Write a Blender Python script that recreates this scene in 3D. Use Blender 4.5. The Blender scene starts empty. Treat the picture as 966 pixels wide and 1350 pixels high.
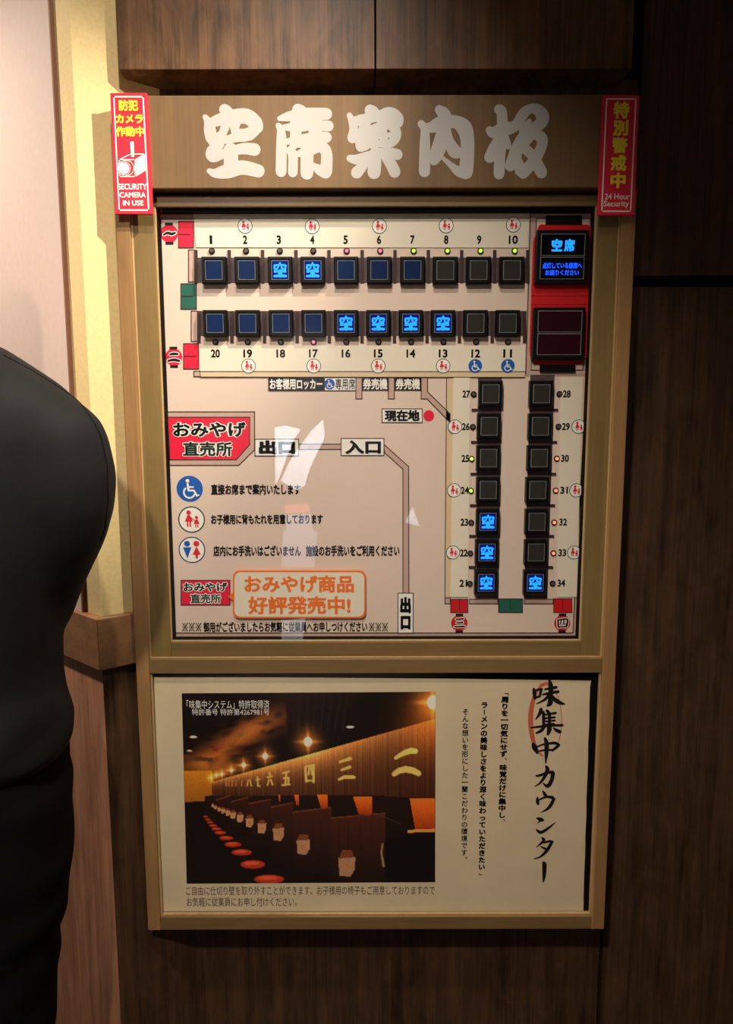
import bpy, bmesh, math, random
import numpy as np
from mathutils import Vector, Matrix
from mathutils.bvhtree import BVHTree
from mathutils.geometry import delaunay_2d_cdt

random.seed(7)
SC = bpy.context.scene
COL = SC.collection

# ------------------------------------------------------------------ camera
D = 1.15            # lens to board wall
HC = 1.40           # lens height
F = 930.0           # focal length in photo pixels
CX, CY = 483.0, 675.0
PITCH = math.atan(F / 7162.0)
ROLL = -16.0 / 7162.0
fwd = Vector((0, math.cos(PITCH), -math.sin(PITCH)))
up0 = Vector((0, math.sin(PITCH), math.cos(PITCH)))
rt0 = Vector((1, 0, 0))
rt = rt0 * math.cos(ROLL) + up0 * math.sin(ROLL)
up = up0 * math.cos(ROLL) - rt0 * math.sin(ROLL)
CAMP = Vector((0, -D, HC))
cd = bpy.data.cameras.new('camera')
cam = bpy.data.objects.new('camera', cd)
COL.objects.link(cam)
cd.sensor_fit = 'HORIZONTAL'
cd.sensor_width = 36.0
cd.lens = F / 966.0 * 36.0
cd.clip_start = 0.02
m3 = Matrix((rt, up, -fwd)).transposed()
cam.matrix_world = Matrix.Translation(CAMP) @ m3.to_4x4()
SC.camera = cam


def ray(px, py):
    return fwd + rt * ((px - CX) / F) - up * ((py - CY) / F)


def P(px, py, y=0.0):
    """photo pixel -> (X, Z) on the plane Y = y"""
    d = ray(px, py)
    t = (y + D) / d.y
    return (d.x * t, HC + d.z * t)


# ------------------------------------------------------------------ world, lights, exposure
w = bpy.data.worlds.new('world')
SC.world = w
w.use_nodes = True
w.node_tree.nodes['Background'].inputs[0].default_value = (1.0, 0.78, 0.55, 1)
w.node_tree.nodes['Background'].inputs[1].default_value = 0.11
SC.view_settings.view_transform = 'Standard'
SC.view_settings.look = 'None'
SC.view_settings.gamma = 1.0
SC.view_settings.use_curve_mapping = False
SC.view_settings.exposure = 0.0


def spot(name, loc, target, power, color, size, blend, radius):
    l = bpy.data.lights.new(name, 'SPOT')
    l.energy = power
    l.color = color
    l.spot_size = math.radians(size)
    l.spot_blend = blend
    l.shadow_soft_size = radius
    o = bpy.data.objects.new(name, l)
    COL.objects.link(o)
    o.location = loc
    o.rotation_euler = (Vector(target) - Vector(loc)).to_track_quat('-Z', 'Y').to_euler()
    return o


# ceiling downlight over the left half of the board, a second one from the right on the pillar
spot('downlight_key', (-0.08, -0.82, 2.50), (-0.46, 0.0, 1.10), 43.0, (1.0, 0.89, 0.78), 84, 0.9, 0.03)
spot('downlight_side', (0.60, -0.56, 2.45), (-0.56, -0.02, 1.48), 135.0, (1.0, 0.90, 0.75), 34, 0.9, 0.012)
spot('fill_rear', (-0.40, -1.55, 2.50), (-0.10, 0.0, 0.86), 100.0, (1.0, 0.87, 0.73), 56, 1.0, 0.05)  # unseen fill added behind the camera to brighten the lower board
spot('downlight_corridor', (-1.20, -0.10, 2.48), (-0.46, 0.02, 0.36), 108.0, (1.0, 0.86, 0.75), 96, 1.0, 0.05)
spot('reflection_lamp', (-0.3, -2.2, 2.5), (-0.36, -3.2, 0.9), 1600.0, (0.82, 0.9, 1.0), 60, 0.5, 0.05)  # unseen lamp added to brighten the made-up sheets mirrored in the glass

# ------------------------------------------------------------------ colours and materials
def lin(c):
    out = []
    for v in c[:3]:
        v = v / 255.0
        out.append(v / 12.92 if v <= 0.04045 else ((v + 0.055) / 1.055) ** 2.4)
    return (out[0], out[1], out[2], 1.0)


MATS = {}


def mat(name, rgb, rough=0.6, emit=0.0, emit_rgb=None, spec=0.3, noise=0.0, nscale=60.0):
    if name in MATS:
        return MATS[name]
    m = bpy.data.materials.new(name)
    m.use_nodes = True
    nt = m.node_tree
    b = nt.nodes['Principled BSDF']
    c = lin(rgb)
    b.inputs['Base Color'].default_value = c
    b.inputs['Roughness'].default_value = rough
    b.inputs['Specular IOR Level'].default_value = spec
    if noise > 0:
        tc = nt.nodes.new('ShaderNodeTexCoord')
        nz = nt.nodes.new('ShaderNodeTexNoise')
        nz.inputs['Scale'].default_value = nscale
        nz.inputs['Detail'].default_value = 5
        nt.links.new(tc.outputs['Object'], nz.inputs['Vector'])
        rp = nt.nodes.new('ShaderNodeValToRGB')
        rp.color_ramp.elements[0].position = 0.3
        rp.color_ramp.elements[1].position = 0.7
        rp.color_ramp.elements[0].color = (*[v * (1 - noise) for v in c[:3]], 1)
        rp.color_ramp.elements[1].color = (*[min(1, v * (1 + noise)) for v in c[:3]], 1)
        nt.links.new(nz.outputs['Fac'], rp.inputs['Fac'])
        nt.links.new(rp.outputs['Color'], b.inputs['Base Color'])
        bp = nt.nodes.new('ShaderNodeBump')
        bp.inputs['Strength'].default_value = 0.08
        bp.inputs['Distance'].default_value = 0.002
        nt.links.new(nz.outputs['Fac'], bp.inputs['Height'])
        nt.links.new(bp.outputs['Normal'], b.inputs['Normal'])
    if emit > 0:
        b.inputs['Emission Color'].default_value = lin(emit_rgb or rgb)
        b.inputs['Emission Strength'].default_value = emit
    MATS[name] = m
    return m


def wood(name, dark, light, axis='Z', rough=0.45, scale=1.0, spec=0.35, figure=0.5, width=0.34):
    """streaky timber with the grain along one world axis"""
    m = bpy.data.materials.new(name)
    m.use_nodes = True
    nt = m.node_tree
    N, L = nt.nodes, nt.links
    b = N['Principled BSDF']
    tc = N.new('ShaderNodeTexCoord')

    def noise(stretch, sc, detail, dist=0.0):
        mp = N.new('ShaderNodeMapping')
        s = [sc * scale] * 3
        s['XYZ'.index(axis)] = sc * scale / stretch
        mp.inputs['Scale'].default_value = s
        n = N.new('ShaderNodeTexNoise')
        n.inputs['Scale'].default_value = 1.0
        n.inputs['Detail'].default_value = detail
        n.inputs['Roughness'].default_value = 0.65
        n.inputs['Distortion'].default_value = dist
        L.new(tc.outputs['Object'], mp.inputs['Vector'])
        L.new(mp.outputs['Vector'], n.inputs['Vector'])
        return n
    n1 = noise(22, 34, 6, 0.5)        # streaks
    n2 = noise(40, 220, 3)            # fine pores
    n3 = noise(2.5, 14, 4, 1.2)       # cloudy figure
    mx = N.new('ShaderNodeMath'); mx.operation = 'MULTIPLY_ADD'
    mx.inputs[1].default_value = 0.45
    L.new(n2.outputs['Fac'], mx.inputs[0])
    L.new(n1.outputs['Fac'], mx.inputs[2])
    my = N.new('ShaderNodeMath'); my.operation = 'MULTIPLY_ADD'
    my.inputs[1].default_value = figure
    L.new(n3.outputs['Fac'], my.inputs[0])
    L.new(mx.outputs[0], my.inputs[2])
    rp = N.new('ShaderNodeValToRGB')
    mid = 0.5 + 0.225 + figure / 2
    rp.color_ramp.elements[0].position = (mid - width) * 0.5
    rp.color_ramp.elements[1].position = min(1.0, (mid + width) * 0.5)
    rp.color_ramp.elements[0].color = lin(dark)
    rp.color_ramp.elements[1].color = lin(light)
    dv = N.new('ShaderNodeMath'); dv.operation = 'MULTIPLY'
    dv.inputs[1].default_value = 0.5
    L.new(my.outputs[0], dv.inputs[0])
    L.new(dv.outputs[0], rp.inputs['Fac'])
    L.new(rp.outputs['Color'], b.inputs['Base Color'])
    bp = N.new('ShaderNodeBump')
    bp.inputs['Strength'].default_value = 0.12
    bp.inputs['Distance'].default_value = 0.001
    L.new(mx.outputs[0], bp.inputs['Height'])
    L.new(bp.outputs['Normal'], b.inputs['Normal'])
    b.inputs['Roughness'].default_value = rough
    b.inputs['Specular IOR Level'].default_value = spec
    MATS[name] = m
    return m


def glass_mat():
    m = bpy.data.materials.new('clear_glass')
    m.use_nodes = True
    nt = m.node_tree
    nt.nodes.clear()
    out = nt.nodes.new('ShaderNodeOutputMaterial')
    tr = nt.nodes.new('ShaderNodeBsdfTransparent')
    gl = nt.nodes.new('ShaderNodeBsdfGlossy')
    gl.inputs['Roughness'].default_value = 0.015
    # Schlick reflectance of a two-sided pane, the same from both sides
    fr = nt.nodes.new('ShaderNodeLayerWeight')
    fr.inputs['Blend'].default_value = 0.5
    pw = nt.nodes.new('ShaderNodeMath'); pw.operation = 'POWER'
    pw.inputs[1].default_value = 5.0
    mu = nt.nodes.new('ShaderNodeMath'); mu.operation = 'MULTIPLY_ADD'
    mu.inputs[1].default_value = 0.9
    mu.inputs[2].default_value = 0.075
    mx = nt.nodes.new('ShaderNodeMixShader')
    nt.links.new(fr.outputs['Facing'], pw.inputs[0])
    nt.links.new(pw.outputs[0], mu.inputs[0])
    nt.links.new(mu.outputs[0], mx.inputs[0])
    nt.links.new(tr.outputs[0], mx.inputs[1])
    nt.links.new(gl.outputs[0], mx.inputs[2])
    nt.links.new(mx.outputs[0], out.inputs['Surface'])
    return m


W_DARK = wood('dark_panel_wood', (38, 26, 17), (94, 66, 44), rough=0.5, spec=0.25, figure=0.6, width=0.27, scale=1.5)
W_LIT_PANEL = wood('lit_panel_wood', (66, 45, 29), (126, 90, 60), rough=0.45, spec=0.3, figure=0.7, width=0.24, scale=1.5)  # dark panel wood lightened to paint in the light on the upper panels
W_GROOVE = mat('groove_black', (16, 11, 9), 0.8, spec=0.1)
W_FRAME = wood('frame_wood', (132, 98, 60), (168, 128, 82), rough=0.42, scale=1.3)
W_FRAMEH = wood('frame_wood_across', (102, 80, 47), (134, 106, 66), axis='X', rough=0.42, scale=1.3)
W_INNER = wood('door_frame_wood', (106, 86, 48), (140, 114, 68), rough=0.42, scale=1.3)
W_HEAD = wood('header_wood', (90, 66, 38), (126, 96, 58), axis='Z', rough=0.5, scale=0.8)
W_RED = wood('wainscot_wood', (142, 94, 68), (206, 148, 114), rough=0.5, width=0.26, scale=1.4)
W_RAIL = wood('rail_wood', (112, 76, 50), (158, 114, 78), axis='X', rough=0.4)
M_GLASS = glass_mat()
M_PINK = mat('pink_wall_paint', (200, 180, 168), 0.8, noise=0.03, nscale=90)
M_YELLOW = mat('ochre_wallpaper', (216, 192, 136), 0.75, noise=0.06, nscale=160)
M_BROWNEDGE = mat('brown_edge', (132, 92, 72), 0.6)
M_BAND = mat('map_band', (198, 166, 150), 0.5)
M_BEIGE = mat('map_beige', (226, 204, 186), 0.5)
M_CREAM = mat('cream_strip', (234, 224, 202), 0.5)
M_TAN = mat('tan_strip', (222, 196, 156), 0.5)
M_LINE = mat('map_line', (58, 40, 36), 0.6)
M_SEATB = mat('seat_brown', (84, 68, 70), 0.5, noise=0.12, nscale=240)
M_DIV = mat('divider_brown', (62, 42, 36), 0.5)
M_BLACK = mat('black_plastic', (9, 9, 10), 0.4, spec=0.25)
M_INK = mat('black_ink', (18, 15, 14), 0.6)
M_RED = mat('map_red', (232, 30, 64), 0.5)
M_LRED = mat('lantern_red', (208, 26, 34), 0.45)
M_GREEN = mat('map_green', (34, 98, 84), 0.5)
M_WHITE = mat('print_white', (244, 240, 228), 0.55)
M_BLUE = mat('sign_blue', (24, 92, 176), 0.5)
M_PICRED = mat('picto_red', (222, 40, 56), 0.5)
M_RING = mat('ring_green', (30, 74, 66), 0.5)
M_ORANGE = mat('card_orange', (238, 120, 40), 0.5)
M_SIGNRED = mat('sign_red', (226, 40, 62), 0.45)
M_SIGNYEL = mat('sign_yellow', (252, 226, 60), 0.45)
M_DKGREEN = mat('dark_green_ink', (22, 70, 58), 0.6)
M_HEADLET = mat('header_letter_white', (178, 174, 167), 0.5)
M_PAPER = mat('poster_paper', (228, 208, 172), 0.7, noise=0.05, nscale=14)
M_RINGRED = mat('brush_ring_red', (206, 104, 70), 0.7)
M_TEXTBR = mat('brown_ink', (74, 48, 34), 0.6)
M_LENS_REFLECT = mat('lens_reflect', (26, 44, 84), 0.15, spec=0.6)  # sky reflection on unlit lenses, put into the colour as blue
M_LENS_GREY = mat('lens_charcoal', (52, 52, 48), 0.2, spec=0.5)
M_LENS_LIT = mat('lens_lit_blue', (10, 20, 90), 0.2, emit=0.16, emit_rgb=(10, 50, 190))
M_LENS_EDGE = mat('lens_edge_clear', (130, 132, 130), 0.25, spec=0.6)
M_GLYPH = mat('lit_glyph_blue', (40, 150, 255), 0.4, emit=1.25, emit_rgb=(30, 140, 255))
M_GLYPH2 = mat('lit_glyph_deepblue', (20, 80, 255), 0.4, emit=1.1, emit_rgb=(20, 84, 255))
M_MAROON = mat('display_maroon', (46, 14, 22), 0.2, spec=0.5)
M_SCREEN = mat('display_black', (8, 9, 14), 0.2, spec=0.5)
M_LED_OFF = mat('led_off', (92, 84, 74), 0.3)
M_LED_G = mat('led_green', (190, 240, 90), 0.3, emit=1.3, emit_rgb=(176, 236, 66))
M_LED_R = mat('led_pink', (150, 30, 50), 0.3, emit=1.1, emit_rgb=(255, 140, 160))
M_LED_O = mat('led_orange', (150, 50, 30), 0.3, emit=1.1, emit_rgb=(255, 160, 118))
M_FLOOR = mat('floor_tile', (60, 44, 34), 0.5, noise=0.1, nscale=8)
M_CEIL = mat('ceiling_paint', (40, 32, 28), 0.8)
M_JACKET = mat('jacket_cloth', (19, 20, 20), 0.75, spec=0.25, noise=0.12, nscale=300)
M_TROUS = mat('trouser_cloth', (9, 9, 12), 0.9, spec=0.15, noise=0.1, nscale=300)
M_SKIN = mat('skin', (214, 168, 140), 0.55)
M_HAIR = mat('hair_black', (14, 12, 11), 0.7, spec=0.15, noise=0.4, nscale=120)
M_SHOE = mat('shoe_black', (24, 22, 22), 0.4)
M_REFL_WHITE = mat('reflection_white', (244, 244, 246), 0.8)
M_REFL_PINK = mat('reflection_pink', (240, 110, 100), 0.8)


# ------------------------------------------------------------------ mesh helpers
class MB:
    def __init__(s):
        s.v, s.f, s.m, s.mats = [], [], [], []
        s.pend = None

    def mi(s, m):
        if m not in s.mats:
            s.mats.append(m)
        return s.mats.index(m)

    def poly(s, pts, yf, m, yb=None):
        """polygon of (X,Z) points facing -Y at yf; with yb it is a prism"""
        a = sum(pts[i][0] * pts[(i + 1) % len(pts)][1] - pts[(i + 1) % len(pts)][0] * pts[i][1] for i in range(len(pts)))
        if a < 0:
            pts = pts[::-1]
        n = len(pts)
        if s.pend is not None and yb is None:
            s.pend.setdefault((yf, m.name), []).append(pts)
            return
        b = len(s.v)
        k = s.mi(m)
        s.v += [(x, yf, z) for x, z in pts]
        s.f.append(tuple(b + i for i in range(n)))
        s.m.append(k)
        if yb is not None:
            s.v += [(x, yb, z) for x, z in pts]
            s.f.append(tuple(b + n + i for i in reversed(range(n))))
            s.m.append(k)
            for i in range(n):
                j = (i + 1) % n
                s.f.append((b + j, b + i, b + n + i, b + n + j))
                s.m.append(k)

    def begin(s):
        s.pend = {}

    def end(s):
        """merge the flat pieces collected since begin() into one sheet per material"""
        pend, s.pend = s.pend, None
        for (yf, mn), polys in pend.items():
            flat_union(s, polys, yf, bpy.data.materials[mn], 1000.0)

    def pp(s, pxs, yf, m, yb=None):
        s.poly([P(x, y, yf) for x, y in pxs], yf, m, yb)

    def rect(s, x0, y0, x1, y1, yf, m, yb=None):
        s.pp([(x0, y0), (x1, y0), (x1, y1), (x0, y1)], yf, m, yb)

    def box(s, cx, cz, hx, hz, yf, m, yb=None):
        s.poly([(cx - hx, cz - hz), (cx + hx, cz - hz), (cx + hx, cz + hz), (cx - hx, cz + hz)], yf, m, yb)

    def disc(s, c, r, yf, m, yb=None, n=28, rz=None):
        rz = rz or r
        s.poly([(c[0] + r * math.cos(2 * math.pi * i / n), c[1] + rz * math.sin(2 * math.pi * i / n)) for i in range(n)], yf, m, yb)

    def ring(s, c, r0, r1, yf, m, n=32, a0=0.0, a1=2 * math.pi):
        k = s.mi(m)
        for i in range(n):
            t0 = a0 + (a1 - a0) * i / n
            t1 = a0 + (a1 - a0) * (i + 1) / n
            b = len(s.v)
            for r, t in ((r0, t0), (r1, t0), (r1, t1), (r0, t1)):
                s.v.append((c[0] + r * math.cos(t), yf, c[1] + r * math.sin(t)))
            s.f.append((b, b + 1, b + 2, b + 3))
            s.m.append(k)

    def stroke(s, pts, yf, m, sub=6, nd=12):
        """brush stroke: (X, Z, radius) points, smoothed, round joins"""
        if len(pts) > 2:
            out = []
            q = [pts[0]] + list(pts) + [pts[-1]]
            for i in range(1, len(q) - 2):
                p0, p1, p2, p3 = q[i - 1], q[i], q[i + 1], q[i + 2]
                for j in range(sub):
                    t = j / sub
                    out.append(tuple(0.5 * (2 * p1[c] + (p2[c] - p0[c]) * t + (2 * p0[c] - 5 * p1[c] + 4 * p2[c] - p3[c]) * t * t
                                            + (3 * p1[c] - p0[c] - 3 * p2[c] + p3[c]) * t ** 3) for c in range(3)))
            out.append(pts[-1])
        else:
            out = list(pts)
        for i in range(len(out) - 1):
            (x0, z0, r0), (x1, z1, r1) = out[i], out[i + 1]
            dx, dz = x1 - x0, z1 - z0
            l = math.hypot(dx, dz)
            if l < 1e-9:
                continue
            nx, nz = -dz / l, dx / l
            s.poly([(x0 + nx * r0, z0 + nz * r0), (x0 - nx * r0, z0 - nz * r0), (x1 - nx * r1, z1 - nz * r1), (x1 + nx * r1, z1 + nz * r1)], yf, m)
        for x, z, r in out:
            if r > 0:
                s.disc((x, z), abs(r), yf, m, n=nd)

    def line(s, pxs, yf, wpx, m, closed=False):
        """thin printed line through photo pixels"""
        q = [P(x, y, yf) for x, y in pxs]
        r = wpx * 0.5 * D / F
        n = len(q)
        for i in range(n if closed else n - 1):
            (x0, z0), (x1, z1) = q[i], q[(i + 1) % n]
            l = math.hypot(x1 - x0, z1 - z0)
            ex, ez = (x1 - x0) / l * r, (z1 - z0) / l * r
            s.poly([(x0 - ex - ez, z0 - ez + ex), (x0 - ex + ez, z0 - ez - ex), (x1 + ex + ez, z1 + ez - ex), (x1 + ex - ez, z1 + ez + ex)], yf, m)

    def box3(s, x0, x1, y0, y1, z0, z1, m):
        s.poly([(x0, z0), (x1, z0), (x1, z1), (x0, z1)], y0, m, y1)

    def build(s, name, parent=None, bevel=0.0, smooth=False, at=None):
        me = bpy.data.meshes.new(name)
        me.from_pydata(s.v, [], s.f)
        for m in s.mats:
            me.materials.append(m)
        me.polygons.foreach_set('material_index', s.m)
        if bevel > 0:
            bm = bmesh.new()
            bm.from_mesh(me)
            bmesh.ops.bevel(bm, geom=[e for e in bm.edges if len(e.link_faces) == 2 and e.calc_face_angle(0) > 0.5], offset=bevel, segments=2, affect='EDGES', profile=0.5)
            bm.to_mesh(me)
            bm.free()
        if smooth:
            me.shade_smooth()
        me.update()
        o = bpy.data.objects.new(name, me)
        COL.objects.link(o)
        if parent is not None:
            o.parent = parent
            o.matrix_parent_inverse = world(parent).inverted()
        return o


def flat_union(mb, polys, yf, m, sc=1.0, xf=None):
    vs, fs = [], []
    for p in polys:
        b_ = len(vs)
        vs += [Vector((x * sc, z * sc)) for x, z in p]
        fs.append(list(range(b_, b_ + len(p))))
    r_ = delaunay_2d_cdt(vs, [], fs, 0, 1e-5)
    keep = None
    if max(len(p) for p in polys) <= 4:
        # small convex pieces: keep a triangle only if its centre lies in one of them
        n_ = len(polys)
        A = np.array([[p[i % len(p)] if i < len(p) else p[-1] for i in range(4)] for p in polys]) * sc
        ar = np.zeros(n_)
        for i in range(4):
            j = (i + 1) % 4
            ar += A[:, i, 0] * A[:, j, 1] - A[:, j, 0] * A[:, i, 1]
        A[ar < 0] = A[ar < 0][:, ::-1]
        cen = np.array([np.mean([[r_[0][i].x, r_[0][i].y] for i in f_], axis=0) for f_ in r_[2]])
        keep = np.zeros(len(cen), bool)
        for c0 in range(0, len(cen), 500):
            cc_ = cen[c0:c0 + 500]
            ok = np.ones((len(cc_), n_), bool)
            for i in range(4):
                j = (i + 1) % 4
                ex, ey = A[:, j, 0] - A[:, i, 0], A[:, j, 1] - A[:, i, 1]
                ok &= (ex[None] * (cc_[:, 1:2] - A[None, :, i, 1]) - ey[None] * (cc_[:, 0:1] - A[None, :, i, 0])) >= -1e-9
            keep[c0:c0 + 500] = ok.any(axis=1)
    b_ = len(mb.v)
    k = mb.mi(m)
    for v in r_[0]:
        x, z = v.x / sc, v.y / sc
        if xf:
            x, z = xf(x, z)
        mb.v.append((x, yf, z))
    for q_, (f_, org) in enumerate(zip(r_[2], r_[5])):
        if (org if keep is None else keep[q_]):
            mb.f.append(tuple(b_ + i for i in f_))
            mb.m.append(k)


def world(o):
    m = o.matrix_basis.copy()
    if o.parent is not None:
        m = world(o.parent) @ o.matrix_parent_inverse @ m
    return m


def empty(name, loc):
    o = bpy.data.objects.new(name, None)
    o.empty_display_size = 0.05
    COL.objects.link(o)
    o.location = loc
    return o


def tag(o, label, cat, group=None):
    o['label'] = label
    o['category'] = cat
    if group:
        o['group'] = group
    return o


def struct(o):
    o['kind'] = 'structure'
    return o


def strokes(mb, lists, org, scale, yf, m, k=1.0):
    """strokes given in a zoomed crop's coordinates"""
    mb.begin()
    for st in lists:
        pts = []
        for x, y, r in st:
            X, Z = P(org[0] + x / scale, org[1] + y / scale, yf)
            pts.append((X, Z, k * r / scale * (D + yf) / F))
        mb.stroke(pts, yf, m)
    mb.end()


# ------------------------------------------------------------------ lettering
GL = {}


def glyphs(body):
    if body in GL:
        return GL[body]
    cu = bpy.data.curves.new('t', 'FONT')
    cu.body = body
    cu.size = 1.0
    cu.resolution_u = 3
    o = bpy.data.objects.new('t', cu)
    COL.objects.link(o)
    dg = bpy.context.evaluated_depsgraph_get()
    me = bpy.data.meshes.new_from_object(o.evaluated_get(dg))
    v = [(p.co.x, p.co.y) for p in me.vertices]
    f = [tuple(p.vertices) for p in me.polygons]
    cnt = {}
    for q in f:
        for i in range(len(q)):
            e = tuple(sorted((q[i], q[(i + 1) % len(q)])))
            cnt[e] = cnt.get(e, 0) + 1
    be = [e for e, c in cnt.items() if c == 1]
    bpy.data.objects.remove(o)
    bpy.data.curves.remove(cu)
    bpy.data.meshes.remove(me)
    GL[body] = (v, f, be)
    return GL[body]


def put_glyphs(mb, body, X0, Z0, X1, Z1, yf, m, bold=0.0, rot=False, full=None):
    """fit the word into the world rectangle; bold thickens every outline (share of an em).
    full=(w,h): keep the em cell instead of the ink box"""
    v, f, be = glyphs(body)
    if not v:
        return
    if rot:
        v = [(y, -x) for x, y in v]
    xs = [p[0] for p in v]
    ys = [p[1] for p in v]
    a0, a1, b0, b1 = min(xs) - bold, max(xs) + bold, min(ys) - bold, max(ys) + bold
    if full:
        a0, a1, b0, b1 = full
    sx, sz = (X1 - X0) / (a1 - a0), (Z1 - Z0) / (b1 - b0)
    k = mb.mi(m)
    if bold > 0 and m not in (M_INK, M_DKGREEN, M_TEXTBR):
        ps = []
        for q in f:
            ps.append([v[i] for i in q])
        for i, j in be:
            (x0, y0), (x1, y1) = v[i], v[j]
            l = math.hypot(x1 - x0, y1 - y0)
            if l < 1e-6:
                continue
            ex, ey = (x1 - x0) / l * bold, (y1 - y0) / l * bold
            c = 0.55
            ps.append([(x0 - ex * c - ey, y0 - ey * c + ex), (x0 - ex * c + ey, y0 - ey * c - ex),
                       (x1 + ex * c + ey, y1 + ey * c - ex), (x1 + ex * c - ey, y1 + ey * c + ex)])
        flat_union(mb, ps, yf, m, 1.0, lambda x, y: (X0 + (x - a0) * sx, Z0 + (y - b0) * sz))
        return
    b = len(mb.v)
    mb.v += [(X0 + (x - a0) * sx, yf, Z0 + (y - b0) * sz) for x, y in v]
    for q in f:
        mb.f.append(tuple(b + i for i in q))
        mb.m.append(k)
    if bold > 0:
        for i, j in be:
            (x0, y0), (x1, y1) = v[i], v[j]
            l = math.hypot(x1 - x0, y1 - y0)
            if l < 1e-6:
                continue
            ex, ey = (x1 - x0) / l * bold, (y1 - y0) / l * bold
            c = 0.55
            b = len(mb.v)
            for x, y in ((x0 - ex * c - ey, y0 - ey * c + ex), (x0 - ex * c + ey, y0 - ey * c - ex),
                         (x1 + ex * c + ey, y1 + ey * c - ex), (x1 + ex * c - ey, y1 + ey * c + ex)):
                mb.v.append((X0 + (x - a0) * sx, yf, Z0 + (y - b0) * sz))
            mb.f.append((b, b + 1, b + 2, b + 3))
            mb.m.append(k)


def text_px(mb, body, x0, y0, x1, y1, yf, m, bold=0.0):
    (XA, ZA), (XB, ZB) = P(x0, (y0 + y1) / 2, yf), P(x1, (y0 + y1) / 2, yf)
    Zt, Zb = P((x0 + x1) / 2, y0, yf)[1], P((x0 + x1) / 2, y1, yf)[1]
    put_glyphs(mb, body, XA, Zb, XB, Zt, yf, m, bold)


EM = (0.0, 1.0, -0.16, 0.90)


def vert_px(mb, body, xa, ya, xb, yb, wpx, yf, m, bold=0.0):
    """a vertical line of characters from (xa,ya) to (xb,yb) photo pixels"""
    n = len(body)
    for i, ch in enumerate(body):
        t = (i + 0.5) / n
        cx, cy = xa + (xb - xa) * t, ya + (yb - ya) * t
        X, Z = P(cx, cy, yf)
        h = abs(P(cx, ya, yf)[1] - P(cx, yb, yf)[1]) / n * 0.5
        wv = wpx * 0.5 * (D + yf) / F
        if ch in 'ー「」':
            q = (X - wv * 0.9, Z - h * 0.85, X + wv * 0.9, Z + h * 0.85)
            if ch == 'ー':
                q = (X - wv * 0.16, Z - h * 0.75, X + wv * 0.16, Z + h * 0.75)
            if ch == '「':
                q = (X - wv * 0.1, Z - h * 0.9, X + wv * 0.9, Z - h * 0.1)
            if ch == '」':
                q = (X - wv * 0.8, Z - h * 0.3, X + wv * 0.2, Z + h * 0.4)
            put_glyphs(mb, ch, *q, yf, m, bold * 0.5, rot=True)
        elif ch in '、。':
            put_glyphs(mb, ch, X + wv * 0.35, Z + h * 0.2, X + wv * 0.95, Z + h * 0.85, yf, m, bold * 0.5)
        else:
            put_glyphs(mb, ch, X - wv, Z - h, X + wv, Z + h, yf, m, bold, full=EM)


# ------------------------------------------------------------------ room shell
def Zpx(px, py, y):
    return P(px, py, y)[1]


ZTOP = 2.55
b = MB(); b.box3(-1.9, 1.9, -3.3, 1.0, -0.05, 0.0, M_FLOOR); struct(b.build('floor'))
b = MB(); b.box3(-1.9, 1.9, -3.3, 1.0, ZTOP, ZTOP + 0.05, M_CEIL); struct(b.build('ceiling'))
b = MB(); b.box3(-1.9, 1.9, -3.3, -3.2, 0.0, ZTOP, M_CEIL); struct(b.build('wall_rear'))

YG, YP = 0.052, 0.038      # groove plane, panel faces
XJ = P(790, 1300, YP)[0]                       # upright joint right of the board
XL = P(198, 1300, YP)[0]
b = MB()
b.box3(-0.42, 1.9, YG, 0.12, 0.0, ZTOP, W_GROOVE)
gw = 0.0022
zb = P(900, 371, YP)[1]
b.box3(XJ + gw, 1.9, YP, YG, 0.0, zb - 0.008, W_DARK)
b.box3(XJ + gw, 1.9, YP, YG, zb + 0.008, ZTOP, W_DARK)
b.box3(XL, XJ - gw, YP, YG, 0.0, P(500, 105, YP)[1], W_DARK)
struct(b.build('wall_back', bevel=0.001))
# raised panels over the board
YU = -0.026
zu = P(494, 91, YU)[1]
xs0, xm, xs1 = P(155, 60, YU)[0], P(494.5, 60, YU)[0], P(834, 60, YU)[0]
for i, (a, c) in enumerate(((xs0, xm - 0.0012), (xm + 0.0012, xs1))):
    b = MB()
    b.box3(a, c, YU, YG, zu, ZTOP, W_LIT_PANEL)
    struct(b.build('trim_%d' % (i + 1), bevel=0.001))
b = MB(); b.box3(xs0, xs1, YP - 0.001, YG, P(494, 124, 0)[1] - 0.05, zu + 0.05, W_DARK); struct(b.build('trim_3'))

# corner pillar on the left: ochre face to the right, pink face to the left
YC = -0.045
XC = P(133, 805, YC)[0]
C = Vector((XC, YC))
du = Vector((1167, 930)).normalized()
dl = Vector((-1083, 930)).normalized()
nu = Vector((du.y, -du.x))
nl = Vector((-dl.y, dl.x))
if nu.y > 0: nu = -nu
if nl.y > 0: nl = -nl
Lr = (YG + 0.02 - YC) / du.y
Ll = 1.25


def miter(off):
    """corner point when both faces are pushed out by off"""
    a = C + nu * off
    c = C + nl * off
    den = du.x * dl.y - du.y * dl.x
    t = ((c.x - a.x) * dl.y - (c.y - a.y) * dl.x) / den
    return a + du * t


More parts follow.
